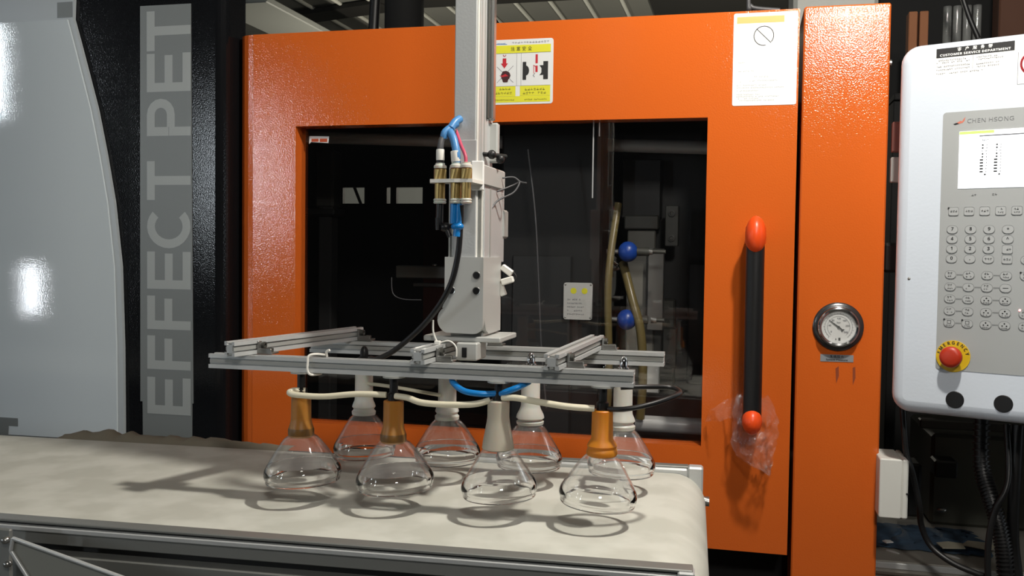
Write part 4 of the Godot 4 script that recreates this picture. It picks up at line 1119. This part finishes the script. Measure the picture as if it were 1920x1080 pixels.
	var tilt := [V(0, 0, 3), V(1, 0, 3), V(0, 0, 2.5), V(0, 0, -4.5), V(0, 0, 2), V(0, 0, 1), V(0, 0, -1), V(0, 0, -1)]
	for i in 8:
		var at := V(fx[i], 0.9775, 0.740) if i < 4 else V(bx[i - 4], 0.9775, 0.549)
		var c := thing("plastic_cover", lab[i], "plastic cover", at, 0.0, "clear covers of the front row" if i < 4 else "clear covers of the back row")
		var q := part("cover_shell", cm, M.pet, c)
		var piv := V(0, 0.068, 0)
		var b := Basis.from_euler(tilt[i] * PI / 180.0)
		q.transform = Transform3D(b, piv - b * piv)
		var rm := part("cover_rim", rim, M.pet_rim, c)
		rm.transform = q.transform
		var sx: float = [1.03, 1.02, 0.97, 0.97, 0.94, 0.99, 0.96, 0.96][i]
		q.scale = V(sx, 1, sx)
		rm.scale = V(sx, 1, sx)
	# hoses between the fittings
	var hz := 0.753
	single("vacuum_hose", Shape.new().tube(curve([V(-0.622, 1.113, 0.741), V(-0.636, 1.1135, 0.748), V(-0.640, 1.111, 0.756), V(-0.625, 1.109, 0.760), V(-0.585, 1.1085, 0.758), V(-0.535, 1.114, 0.754), V(-0.492, 1.114, 0.748)]), 0.0045, 10), M.hose_clear, "translucent white hose from the left amber nozzle to the second amber nozzle", "hose")
	single("vacuum_hose", Shape.new().tube(curve([V(-0.478, 1.113, 0.748), V(-0.458, 1.112, 0.752), V(-0.436, 1.107, 0.756), V(-0.400, 1.106, 0.756), V(-0.360, 1.108, 0.752), V(-0.338, 1.114, 0.747)]), 0.0045, 10), M.hose_clear, "translucent white hose from the second amber nozzle to the frosted grey nozzle", "hose")
	single("vacuum_hose", Shape.new().tube(curve([V(-0.320, 1.118, 0.748), V(-0.300, 1.120, 0.753), V(-0.271, 1.117, 0.756), V(-0.227, 1.112, 0.754), V(-0.191, 1.110, 0.747)]), 0.0045, 10), M.hose_clear, "translucent white hose from the frosted grey nozzle to the right amber nozzle", "hose")
	single("black_hose", Shape.new().tube(curve([V(-0.172, 1.110, 0.745), V(-0.150, 1.112, 0.752), V(-0.120, 1.118, 0.745), V(-0.090, 1.126, 0.72), V(-0.080, 1.130, 0.695), V(-0.095, 1.134, 0.68), V(-0.13, 1.136, 0.70), V(-0.16, 1.135, 0.71)]), 0.0036, 10), M.rubber, "black hose looping out beyond the right end of the front rail", "hose")
	single("blue_hose", Shape.new().tube(curve([V(-0.400, 1.142, 0.725), V(-0.394, 1.136, 0.742), V(-0.375, 1.126, 0.752), V(-0.350, 1.123, 0.752), V(-0.331, 1.123, 0.744)]), 0.0045, 10), M.hose_blue, "blue hose left of the frosted grey nozzle under the front rail", "hose")
	single("blue_hose", Shape.new().tube(curve([V(-0.323, 1.123, 0.745), V(-0.312, 1.128, 0.750), V(-0.298, 1.134, 0.748), V(-0.285, 1.141, 0.735)]), 0.0045, 10), M.hose_blue, "short blue hose right of the frosted grey nozzle under the front rail", "hose")
	single("link_hose", Shape.new().tube(curve([V(-0.60, 1.100, 0.557), V(-0.55, 1.098, 0.568), V(-0.50, 1.092, 0.568), V(-0.47, 1.088, 0.566)]), 0.003, 8), M.hose_clear, "thin pale hose between the two left white back nozzles", "hose")
	# cable ties
	var ct := thing("cable_tie", "white cable tie wrapped round the front rail", "cable tie", V(-0.607, 1.152, 0.74))
	part("tie_loop", Shape.new().tube(curve([V(0.012, 0.013, -0.012), V(0.004, 0.016, 0.004), V(-0.004, 0.014, 0.0125), V(-0.005, 0.004, 0.0145), V(-0.005, -0.008, 0.0145), V(0.000, -0.0135, 0.012), V(0.008, -0.0135, -0.004)]), 0.0019, 8), M.white_plastic, ct)
	part("tie_tail", Shape.new().tube(curve([V(0.014, 0.012, -0.010), V(0.016, 0.019, -0.004), V(0.022, 0.022, -0.002)]), 0.0019, 8), M.white_plastic, ct)
	var c2 := thing("cable_tie", "white cable tie standing up on the middle cross rail", "cable tie", V(-0.428, 1.185, 0.71))
	part("tie_head", Shape.new().box(V(0.0, 0.003, 0.0), V(0.009, 0.006, 0.006), 0.001), M.white_plastic, c2)
	part("tie_tail", Shape.new().tube(curve([V(-0.001, 0.004, 0), V(-0.006, 0.018, 0.002), V(-0.006, 0.036, 0.004)]), 0.0014, 8), M.white_plastic, c2)
	part("tie_loop", Shape.new().tube(curve([V(0.003, 0.003, 0), V(0.018, 0.006, 0.001), V(0.028, -0.002, 0.001), V(0.029, -0.016, 0.001)]), 0.0013, 8), M.white_plastic, c2)

func arm():
	var o := V(-0.393, 1.3, 0.64)
	var a := thing("robot_arm", "vertical aluminium robot arm reaching down from above the machine", "robot arm", o)
	# long upper beam with slots on its right side
	var beam := part("upper_beam", Shape.new(Transform3D(Basis(), -o)).box(V(-0.3935, 1.905, 0.652), V(0.033, 1.19, 0.094), 0.0012), M.alu, a)
	var sl := Shape.new(Transform3D(Basis(), -o))
	for zz in [0.684, 0.672, 0.655]: sl.box(V(-0.3768, 1.905, zz), V(0.0008, 1.19, 0.004))
	part("beam_slot", sl, M.slot, beam)
	part("beam_strip", Shape.new(Transform3D(Basis(), -o)).box(V(-0.376, 1.905, 0.694), V(0.002, 1.19, 0.006), 0.0004), M.white_plastic, beam)
	part("linear_guide", Shape.new(Transform3D(Basis(), -o)).box(V(-0.3735, 2.02, 0.625), V(0.008, 1.0, 0.016), 0.002), M.steel, beam)
	part("guide_shade", Shape.new(Transform3D(Basis(), -o)).box(V(-0.3755, 2.02, 0.641), V(0.003, 1.0, 0.008), 0.001), M.dark_steel, beam)
	part("guide_stop", Shape.new(Transform3D(Basis(), -o)).box(V(-0.372, 1.487, 0.615), V(0.014, 0.06, 0.014), 0.002), M.plate, a)
	var kb := part("clamp_screw", Shape.new(Transform3D(Basis(), -o)).tube([V(-0.385, 1.466, 0.668), V(-0.352, 1.466, 0.62)], 0.0035, 8), M.iron, a)
	for q in [V(-0.366, 1.466, 0.65), V(-0.358, 1.461, 0.63)]: part("screw_head", Shape.new(Transform3D(Basis(), -o)).ball(q, V(0.007, 0.007, 0.007), 10, 8), M.black, kb)
	# carriage below
	var lo := part("lower_beam", Shape.new(Transform3D(Basis(), -o)).box(V(-0.3935, 1.375, 0.628), V(0.0545, 0.14, 0.116), 0.0012), M.alu, a)
	var ri := Shape.new(Transform3D(Basis(), -o))
	for xx in [-0.4185, -0.4135, -0.3695]: ri.box(V(xx, 1.375, 0.6875), V(0.0025, 0.138, 0.003), 0.0005)
	part("beam_rib", ri, M.white_plastic, lo)
	var dk := Shape.new(Transform3D(Basis(), -o))
	dk.box(V(-0.416, 1.375, 0.6865), V(0.0022, 0.138, 0.0014)); dk.box(V(-0.3735, 1.375, 0.6865), V(0.003, 0.138, 0.0014)); dk.box(V(-0.3660, 1.375, 0.655), V(0.001, 0.138, 0.006))
	part("beam_slot", dk, M.slot, lo)
	part("front_spine", Shape.new(Transform3D(Basis(), -o)).box(V(-0.3925, 1.395, 0.694), V(0.034, 0.175, 0.011), 0.0008), M.alu, a)
	part("head_block", Shape.new(Transform3D(Basis(), -o)).box(V(-0.3695, 1.432, 0.640), V(0.0125, 0.030, 0.125), 0.002), M.plate, a)
	# bracket plate at the wrist: one outline swept, with a rounded lower left lobe
	var pl := PackedVector2Array([Vector2(-0.421, 1.313), Vector2(-0.421, 1.248), Vector2(-0.4245, 1.238)])
	for k in 9:
		var t := deg_to_rad(120.0 + 130.0 * k / 8.0)
		pl.append(Vector2(-0.411 + cos(t) * 0.0205, 1.2215 + sin(t) * 0.0205))
	for k in 6:
		var t := deg_to_rad(-90.0 + 90.0 * k / 5.0)
		pl.append(Vector2(-0.377 + cos(t) * 0.0145, 1.2160 + sin(t) * 0.0145))
	pl.append(Vector2(-0.3625, 1.313))
	var wp := Shape.new(Transform3D(Basis(), -o)).prism(pl, 0.694, 0.702)
	part("wrist_plate", wp, M.plate, a)
	for q in [Vector2(-0.4105, 1.2640), Vector2(-0.3728, 1.2640), Vector2(-0.3728, 1.2865)]:
		var hole := part("plate_hole", Shape.new(Transform3D(Basis(Vector3.RIGHT, PI / 2), V(q.x, q.y, 0.7021) - o)).lathe([Vector2(0.0062, 0), Vector2(0.0058, 0.0006), Vector2(0.0048, 0.0004)], 20), M.steel, a)
		part("hole_floor", Shape.new(Transform3D(Basis(), -o)).flat(disc(q, 0.0050, 16), 0.7023), M.black, hole)
	var sp := PackedVector2Array([Vector2(0.60, 1.313), Vector2(0.694, 1.313), Vector2(0.694, 1.222), Vector2(0.684, 1.206), Vector2(0.668, 1.200), Vector2(0.60, 1.200)])
	var sb := Shape.new(Transform3D(Basis(Vector3.UP, -PI / 2), Vector3.ZERO))
	sb.x = Transform3D(Basis(V(0, 0, 1), V(0, 1, 0), V(-1, 0, 0)), V(0, 0, 0) - o)
	sb.prism(sp, 0.3625, 0.4205)
	part("wrist_side", sb, M.plate, a)
	part("wrist_foot", Shape.new(Transform3D(Basis(), -o)).box(V(-0.392, 1.199, 0.645), V(0.05, 0.008, 0.08), 0.002), M.steel, a)
	part("sensor_box", Shape.new(Transform3D(Basis(), -o)).box(V(-0.377, 1.365, 0.565), V(0.026, 0.045, 0.03), 0.003), M.slot, a)
	single("sensor_wire", Shape.new().tube(curve([V(-0.365, 1.413, 0.62), V(-0.345, 1.424, 0.60), V(-0.335, 1.428, 0.60), V(-0.342, 1.412, 0.61), V(-0.362, 1.398, 0.63), V(-0.370, 1.375, 0.655)]), 0.0014, 6), M.hose_grey, "thin grey wire curling out of the head of the robot arm", "wire")
	single("sensor_wire", Shape.new().tube(curve([V(-0.362, 1.435, 0.60), V(-0.347, 1.437, 0.59), V(-0.336, 1.43, 0.59), V(-0.326, 1.428, 0.59)]), 0.0014, 6), M.hose_grey, "short grey wire beside the head of the robot arm", "wire")
	var wc := thing("wire_connector", "white wire connectors tied to the right of the wrist plate", "connector", V(-0.355, 1.275, 0.60))
	for q in [[V(0.002, 0.018, 0), 0.6], [V(0.004, 0.002, 0.004), -0.3], [V(-0.006, -0.012, 0), 1.2]]:
		part("plug", Shape.new(Transform3D(Basis(Vector3.BACK, -q[1]), q[0])).box(Vector3.ZERO, V(0.020, 0.010, 0.009), 0.0015), M.white_plastic, wc)
	part("lead", Shape.new().tube(curve([V(0.01, 0.018, 0), V(0.017, 0.008, 0), V(0.012, -0.002, 0.002)]), 0.001, 6), M.black, wc)
	# pneumatic manifold on a cream plate
	var m := thing("air_manifold", "row of brass air fittings on a cream plate on the robot arm", "air manifold", V(-0.395, 1.418, 0.735))
	var mp := Shape.new(Transform3D(Basis(Vector3.RIGHT, PI / 2), V(0, 0.004, 0)))
	mp.prism(PackedVector2Array([Vector2(-0.033, -0.010), Vector2(-0.038, 0.002), Vector2(-0.033, 0.016), Vector2(-0.02, 0.017), Vector2(0.004, 0.021), Vector2(0.03, 0.020), Vector2(0.033, -0.03), Vector2(0.012, -0.03), Vector2(0.0, -0.012)]), 0.0, 0.005)
	part("fitting_plate", mp, M.white_plastic, m)
	part("back_plate", Shape.new().box(V(0.024, 0.012, -0.028), V(0.018, 0.042, 0.006), 0.001), M.white_sheet, m)
	for q in [[-0.0215, 0.006, 0.0083], [0.0035, 0.010, 0.0083], [0.0195, 0.014, 0.0075]]:
		var t := Transform3D(Basis(), V(q[0], 0, q[1]))
		var r: float = q[2]
		var f := part("fitting", Shape.new(t).lathe([Vector2(r * 0.9, -0.024), Vector2(r * 0.9, -0.001), Vector2(r * 0.75, -0.001)], 16), M.brass, m)
		part("hex_nut", Shape.new(t).lathe([Vector2(0, 0.004), Vector2(r * 1.12, 0.004), Vector2(r * 1.12, 0.018), Vector2(r * 0.9, 0.0195), Vector2(0, 0.0195)], 6), M.brass, f)
		part("collar", Shape.new(t).lathe([Vector2(0, 0.0195), Vector2(r * 1.05, 0.0195), Vector2(r * 1.1, 0.0215), Vector2(r * 1.05, 0.0235), Vector2(r * 0.8, 0.025), Vector2(r * 0.8, 0.027), Vector2(0, 0.027)], 20), M.milky, f)
		part("lower_collar", Shape.new(t).lathe([Vector2(0, -0.030), Vector2(r, -0.030), Vector2(r * 1.12, -0.028), Vector2(r * 1.0, -0.0265), Vector2(r * 1.12, -0.025), Vector2(r, -0.023), Vector2(0, -0.023)], 20), M.milky, f)
	var be := Shape.new()
	be.tube([V(-0.0215, -0.03, 0.006), V(-0.0215, -0.060, 0.006)], 0.0052, 10); be.tube([V(-0.0235, -0.05, 0.010), V(-0.0225, -0.067, 0.010)], 0.0035, 8)
	be.ball(V(-0.013, -0.063, 0.006), V(0.008, 0.007, 0.007), 12, 8); be.tube([V(-0.012, -0.063, 0.006), V(-0.006, -0.076, 0.006)], 0.004, 8); be.tube([V(-0.013, -0.062, 0.004), V(0.006, -0.061, 0.006)], 0.003, 8)
	part("black_elbow", be, M.rubber, m)
	var bb := Shape.new()
	bb.tube([V(0.0005, -0.03, 0.010), V(0.0005, -0.058, 0.010)], 0.0052, 10); bb.tube([V(0.008, -0.03, 0.010), V(0.008, -0.06, 0.010)], 0.0045, 10)
	bb.ball(V(0.006, -0.062, 0.010), V(0.0095, 0.006, 0.007), 12, 8); bb.tube([V(0.006, -0.064, 0.010), V(0.005, -0.076, 0.010)], 0.0052, 10)
	part("blue_elbow", bb, M.hose_blue, m)
	# tubes above
	var b := V(-0.395, 1.418, 0.735)
	var t1 := thing("air_tube", "grey air tube with a white sleeve on the left brass fitting", "air tube", b + V(-0.0215, 0.027, 0.006))
	part("tube", Shape.new().tube(curve([V(0, 0.0, 0), V(0.0, 0.022, 0), V(0.001, 0.034, -0.004), V(0.008, 0.042, -0.012), V(0.014, 0.048, -0.02)]), 0.0046, 10), M.hose_grey, t1)
	part("sleeve", Shape.new().lathe([Vector2(0.0058, 0.004), Vector2(0.006, 0.006), Vector2(0.006, 0.018), Vector2(0.0055, 0.0195)], 18), M.white_plastic, t1)
	part("black_collar", Shape.new().lathe([Vector2(0.0055, 0.0), Vector2(0.0057, 0.004), Vector2(0.005, 0.0045)], 18), M.rubber, t1)
	var t2 := thing("air_tube", "pair of thick blue air tubes with a white sleeve above the middle brass fitting", "air tube", b + V(0.0035, 0.027, 0.010))
	part("tube", Shape.new().tube(curve([V(0.001, 0.0, 0), V(0.0, 0.014, 0), V(-0.006, 0.033, -0.006), V(-0.014, 0.045, -0.014), V(-0.020, 0.052, -0.03)]), 0.0056, 12), M.hose_blue_pale, t2)
	part("tube", Shape.new().tube(curve([V(-0.022, 0.035, -0.010), V(-0.021, 0.043, -0.010), V(-0.016, 0.050, -0.016), V(-0.008, 0.058, -0.026)]), 0.0052, 12), M.hose_blue_pale, t2)
	part("sleeve", Shape.new(Transform3D(Basis(Vector3.BACK, 0.12), Vector3.ZERO)).lathe([Vector2(0.0066, 0.001), Vector2(0.0070, 0.003), Vector2(0.0066, 0.016), Vector2(0.006, 0.0165)], 18), M.white_plastic, t2)
	part("tube_bundle", Shape.new().tube(curve([V(-0.014, 0.050, -0.016), V(-0.010, 0.060, -0.024), V(-0.006, 0.066, -0.034)]), 0.0058, 10), M.hose_blue_pale, t2)
	single("pink_tube", Shape.new().tube(curve([V(-0.3765, 1.445, 0.749), V(-0.378, 1.455, 0.747), V(-0.387, 1.470, 0.738), V(-0.398, 1.488, 0.722), V(-0.403, 1.494, 0.712)]), 0.0026, 8), M.hose_pink, "thin pink air tube beside the blue air tubes", "air tube")
	single("black_cable", Shape.new().tube(curve([V(-0.384, 1.386, 0.745), V(-0.3855, 1.36, 0.742), V(-0.390, 1.315, 0.738), V(-0.404, 1.268, 0.735), V(-0.440, 1.221, 0.72), V(-0.497, 1.176, 0.69), V(-0.54, 1.155, 0.66), V(-0.57, 1.15, 0.62)]), 0.0042, 10), M.rubber, "thick black cable running from the air fittings down to the gripper frame", "cable")

func right_side():
	var jb := thing("junction_box", "white junction box on the right side of the orange column", "junction box", V(0.290, 0.807, -0.05))
	part("box_body", slab(0.118, 0.042, 0.1, 0.004, 0.003), M.box_white, jb)
	jb.get_child(0).transform = Transform3D(Basis(V(0, 1, 0), V(-1, 0, 0), V(0, 0, 1)), V(0.003, 0.058, 0))
	part("box_lid", Shape.new().box(V(0.0295, 0.058, 0.05), V(0.012, 0.118, 0.1), 0.003), M.box_white, jb)
	part("lid_screw", Shape.new().ball(V(0.034, 0.050, 0.1), V(0.003, 0.002, 0.002), 8, 6), M.ink, jb)
	# machine base at the lower right
	var base := thing("steel_plinth", "worn chequer-plate machine base at the lower right", "machine base", V(0.55, 0.0, -0.41))
	part("base_top", Shape.new().box(V(0, 0.665, 0), V(0.54, 0.03, 0.66), 0.008), M.bed, base)
	part("base_front", Shape.new().box(V(0, 0.32, 0.02), V(0.53, 0.66, 0.58), 0.004), M.bed, base)
	part("edge_strip", Shape.new().box(V(0, 0.672, 0.33), V(0.54, 0.014, 0.006), 0.002), M.alu, base)
	for i in 9:
		var k := Shape.new(Transform3D(Basis(Vector3.BACK, 0.6 if i % 2 else -0.6), V(-0.235 + 0.055 * i, 0.62 - 0.022 * (i % 2), 0.3125)))
		part("tread_bar", k.ball(Vector3.ZERO, V(0.016, 0.003, 0.003), 10, 6), M.alu, base)
	for i in 8:
		var k := Shape.new(Transform3D(Basis(Vector3.UP, 0.7 if i % 2 else -0.7), V(-0.22 + 0.06 * i, 0.681, 0.26 - 0.05 * (i % 2))))
		part("tread_bar", k.ball(Vector3.ZERO, V(0.018, 0.003, 0.003), 10, 6), M.alu, base)
	var blk := thing("injection_unit", "dark olive machine block behind the base at the lower right", "machine block", V(0.6, 0.68, -0.5))
	part("block_body", Shape.new().box(V(0.0, 0.11, -0.05), V(0.30, 0.22, 0.3), 0.008), M.olive_iron, blk)
	part("block_step", Shape.new().box(V(-0.20, 0.08, 0.06), V(0.06, 0.13, 0.08), 0.006), M.iron, blk)
	part("block_rail", Shape.new().box(V(-0.08, 0.245, 0.10), V(0.20, 0.022, 0.03), 0.003), M.dark_steel, blk)
	part("block_foot", Shape.new().box(V(-0.13, 0.15, 0.14), V(0.05, 0.04, 0.06), 0.004), M.black, blk)
	part("bolt_head", Shape.new().ball(V(-0.13, 0.045, 0.13), V(0.012, 0.006, 0.008), 10, 6), M.steel, blk)
	var wall_ := thing("cabinet_side", "black cabinet side behind the control console", "cabinet", V(0.75, 0.0, -1.5))
	part("cabinet_body", Shape.new().box(V(0.3, 1.30, 0), V(1.26, 2.60, 0.3), 0.01), M.matt_black, wall_)
	# rags and papers
	var n := FastNoiseLite.new(); n.seed = 11; n.frequency = 1.0
	var cl := Shape.new()
	var f := func(i: int, j: int) -> Vector3:
		var u := i / 24.0; var v := j / 14.0
		var edge := 0.02 * n.get_noise_2d(u * 6, v * 6 + 9)
		return V(0.30 + u * 0.23 + edge, 0.682 + 0.010 * (1.0 + n.get_noise_2d(u * 9, v * 7)) * sin(PI * clampf(v, 0.02, 0.98)), -0.175 - v * 0.2 + u * 0.01 + edge)
	for i in 24:
		for j in 14: cl.quad(f.call(i, j), f.call(i + 1, j), f.call(i + 1, j + 1), f.call(i, j + 1), 3)
	single("blue_cloth", cl, M.cloth_blue, "crumpled dark blue cloth lying on the machine base", "cloth")
	for k in 3:
		var q: Array = [[V(0.452, 0.6985, -0.175), 0.3, V(0.06, 0.002, 0.045), "pale scrap of paper on the blue cloth, nearest the console cable"], [V(0.515, 0.6990, -0.19), -0.35, V(0.07, 0.002, 0.05), "cream scrap of paper right of the pale scrap"], [V(0.322, 0.698, -0.165), 0.6, V(0.022, 0.002, 0.018), "small white scrap of paper by the orange column"]][k]
		var pt := Transform3D(Basis(Vector3.UP, q[1]), q[0])
		var sp := Shape.new(pt)
		var w: Vector3 = q[2]
		sp.x = pt * Transform3D(Basis(Vector3.RIGHT, -PI / 2), Vector3.ZERO)
		sp.prism(PackedVector2Array([Vector2(-w.x / 2, -w.z / 2), Vector2(w.x * 0.3, -w.z * 0.6), Vector2(w.x / 2, w.z * 0.2), Vector2(w.x * 0.1, w.z / 2), Vector2(-w.x * 0.4, w.z * 0.35)]), 0.0, 0.0015)
		single("paper_scrap", sp, M.paper if k < 2 else M.white_sheet, q[3], "paper scrap", "paper scraps on the machine base")
	# cables under the console
	single("console_cable", Shape.new().tube(curve([V(0.318, 1.03, 0.0), V(0.322, 0.97, 0.01), V(0.326, 0.93, 0.015), V(0.334, 0.905, 0.02), V(0.340, 0.885, 0.02), V(0.352, 0.83, 0.02), V(0.36, 0.785, 0.0), V(0.378, 0.745, 0.0), V(0.41, 0.722, 0.02), V(0.455, 0.706, 0.03), V(0.51, 0.69, 0.03)]), 0.006, 10), M.rubber, "black cable looping down beside the junction box onto the base", "cable")
	var cd := thing("cable_conduit", "black corrugated cable conduit hanging under the console", "conduit", V(0.47, 0.66, 0.04))
	var cpts := curve([V(0.0, 0.36, -0.06), V(0.0, 0.25, -0.05), V(0.012, 0.19, -0.02), V(0.026, 0.13, 0.0), V(0.034, 0.06, 0.01), V(0.038, -0.06, 0.012)], 10)
	part("conduit_core", Shape.new().tube(cpts, 0.013, 12), M.rubber, cd)
	var rb := Shape.new()
	for i in range(0, cpts.size() - 1):
		var p0: Vector3 = cpts[i]; var p1: Vector3 = cpts[i + 1]
		for q in 1:
			var c0: Vector3 = p0; var dd: Vector3 = (p1 - p0).normalized()
			rb.tube([c0, c0 + dd * 0.0035], 0.0165, 12)
	part("conduit_rib", rb, M.rubber, cd).set_meta("kind", "stuff")
	single("console_cable", Shape.new().tube(curve([V(0.505, 1.0, 0.02), V(0.506, 0.92, 0.04), V(0.498, 0.88, 0.055), V(0.480, 0.84, 0.06), V(0.470, 0.78, 0.06), V(0.472, 0.70, 0.06), V(0.49, 0.62, 0.06)]), 0.006, 10), M.rubber, "thick black cable crossing before the corrugated conduit", "cable")
	single("console_cable", Shape.new().tube(curve([V(0.525, 1.0, 0.02), V(0.520, 0.88, 0.03), V(0.520, 0.78, 0.03), V(0.53, 0.70, 0.03), V(0.54, 0.6, 0.03)]), 0.011, 10), M.rubber, "thickest black cable right of the corrugated conduit", "cable")

func above():
	struct("roof_beam_1", Shape.new().box(V(-4.21, 3.43, -7.3), V(0.56, 0.06, 4.2), 0.01), M.beam_pale)
	struct("roof_beam_2", Shape.new().box(V(-0.2, 3.875, -5.6), V(7.0, 0.05, 3.4), 0.01), M.girder)
	var tr := Shape.new(Transform3D(Basis(Vector3.UP, deg_to_rad(-15.0)), V(-4.42, 3.86, -7.36)))
	struct("roof_beam_4", tr.box(Vector3.ZERO, V(1.7, 0.05, 0.34), 0.005), M.girder)
	struct("roof_beam_5", Shape.new().box(V(-0.1, 3.86, -8.0), V(1.7, 0.06, 1.6), 0.005), M.girder)
	struct("roof_beam_3", Shape.new().box(V(-1.4, 3.895, -7.33), V(5.0, 0.05, 0.05), 0.01), M.roof_rib)
	var hs := thing("drag_hose", "thick black vertical hose behind the machine above the door", "hose", V(-1.125, 1.82, -1.0))
	part("hose_body", Shape.new().tube([V(0, 0.0, 0), V(0.0, 2.0, 0)], 0.066, 20), M.matt_black, hs)
	single("roof_cable", Shape.new().tube([V(-1.25, 1.83, -1.0), V(-1.235, 2.08, -1.0), V(-1.21, 2.6, -1.0)], 0.018, 10), M.black, "slanting black cable left of the thick vertical hose", "cable")
	single("slant_brace", Shape.new().tube([V(-0.655, 1.85, -0.8), V(-0.80, 2.06, -0.8), V(-1.0, 2.4, -0.8)], 0.03, 10), M.black, "black slanting brace right of the robot arm above the door", "brace")
	single("white_tube", Shape.new().tube(curve([V(0.0, 2.2, -0.2), V(0.001, 1.90, -0.2), V(0.006, 1.886, -0.2), V(0.018, 1.879, -0.2), V(0.07, 1.872, -0.2)]), 0.005, 10), M.hose_grey, "pale bent tube above the instruction sheet", "tube")
	var pb := thing("grey_cabinet", "pale grey cabinet top behind the orange column", "cabinet", V(0.21, 1.5, -0.6))
	part("cabinet_body", Shape.new().box(V(0, 0.32, 0), V(0.20, 0.64, 0.3), 0.01), M.beam_pale, pb)
	var rk := thing("storage_rack", "black rack behind the console carrying brown boards and clear tubes", "rack", V(0.69, 0.0, -1.0))
	part("rack_shelf", Shape.new().box(V(0, 1.79, 0), V(0.54, 0.02, 0.14), 0.003), M.matt_black, rk)
	for q in [-0.255, 0.255]: part("rack_post", Shape.new().box(V(q, 0.89, 0), V(0.03, 1.78, 0.12), 0.003), M.matt_black, rk)
	part("rack_back", Shape.new().box(V(0, 0.89, -0.06), V(0.48, 1.78, 0.01)), M.matt_black, rk)
	for k in 2:
		single("cardboard_panel", Shape.new().box(V(0.473 + 0.030 * k, 1.9225, -1.0), V(0.024, 0.245, 0.05), 0.002), M.cardboard, ["left brown board standing above the console", "right brown board standing above the console"][k], "board", "brown boards above the console")
	for k in 4:
		single("glass_tube", Shape.new().tube([V(0.570 + 0.027 * k, 1.80, -1.0), V(0.570 + 0.027 * k, 2.06, -1.0)], 0.0115, 14), M.glass, ["leftmost clear tube standing above the console", "second clear tube from the left above the console", "third clear tube from the left above the console", "rightmost clear tube standing above the console"][k], "clear tube", "clear tubes above the console")
	single("console_lead", Shape.new().tube(curve([V(0.50, 2.14, -0.7), V(0.535, 2.05, -0.7), V(0.565, 1.96, -0.7), V(0.59, 1.90, -0.7)]), 0.007, 8), M.rubber, "black lead running down before the clear tubes", "cable")
	single("timber_post", Shape.new().box(V(0.80, 2.05, -1.0), V(0.2, 0.5, 0.08), 0.004), M.wood, "dark brown timber post at the upper right corner", "post")
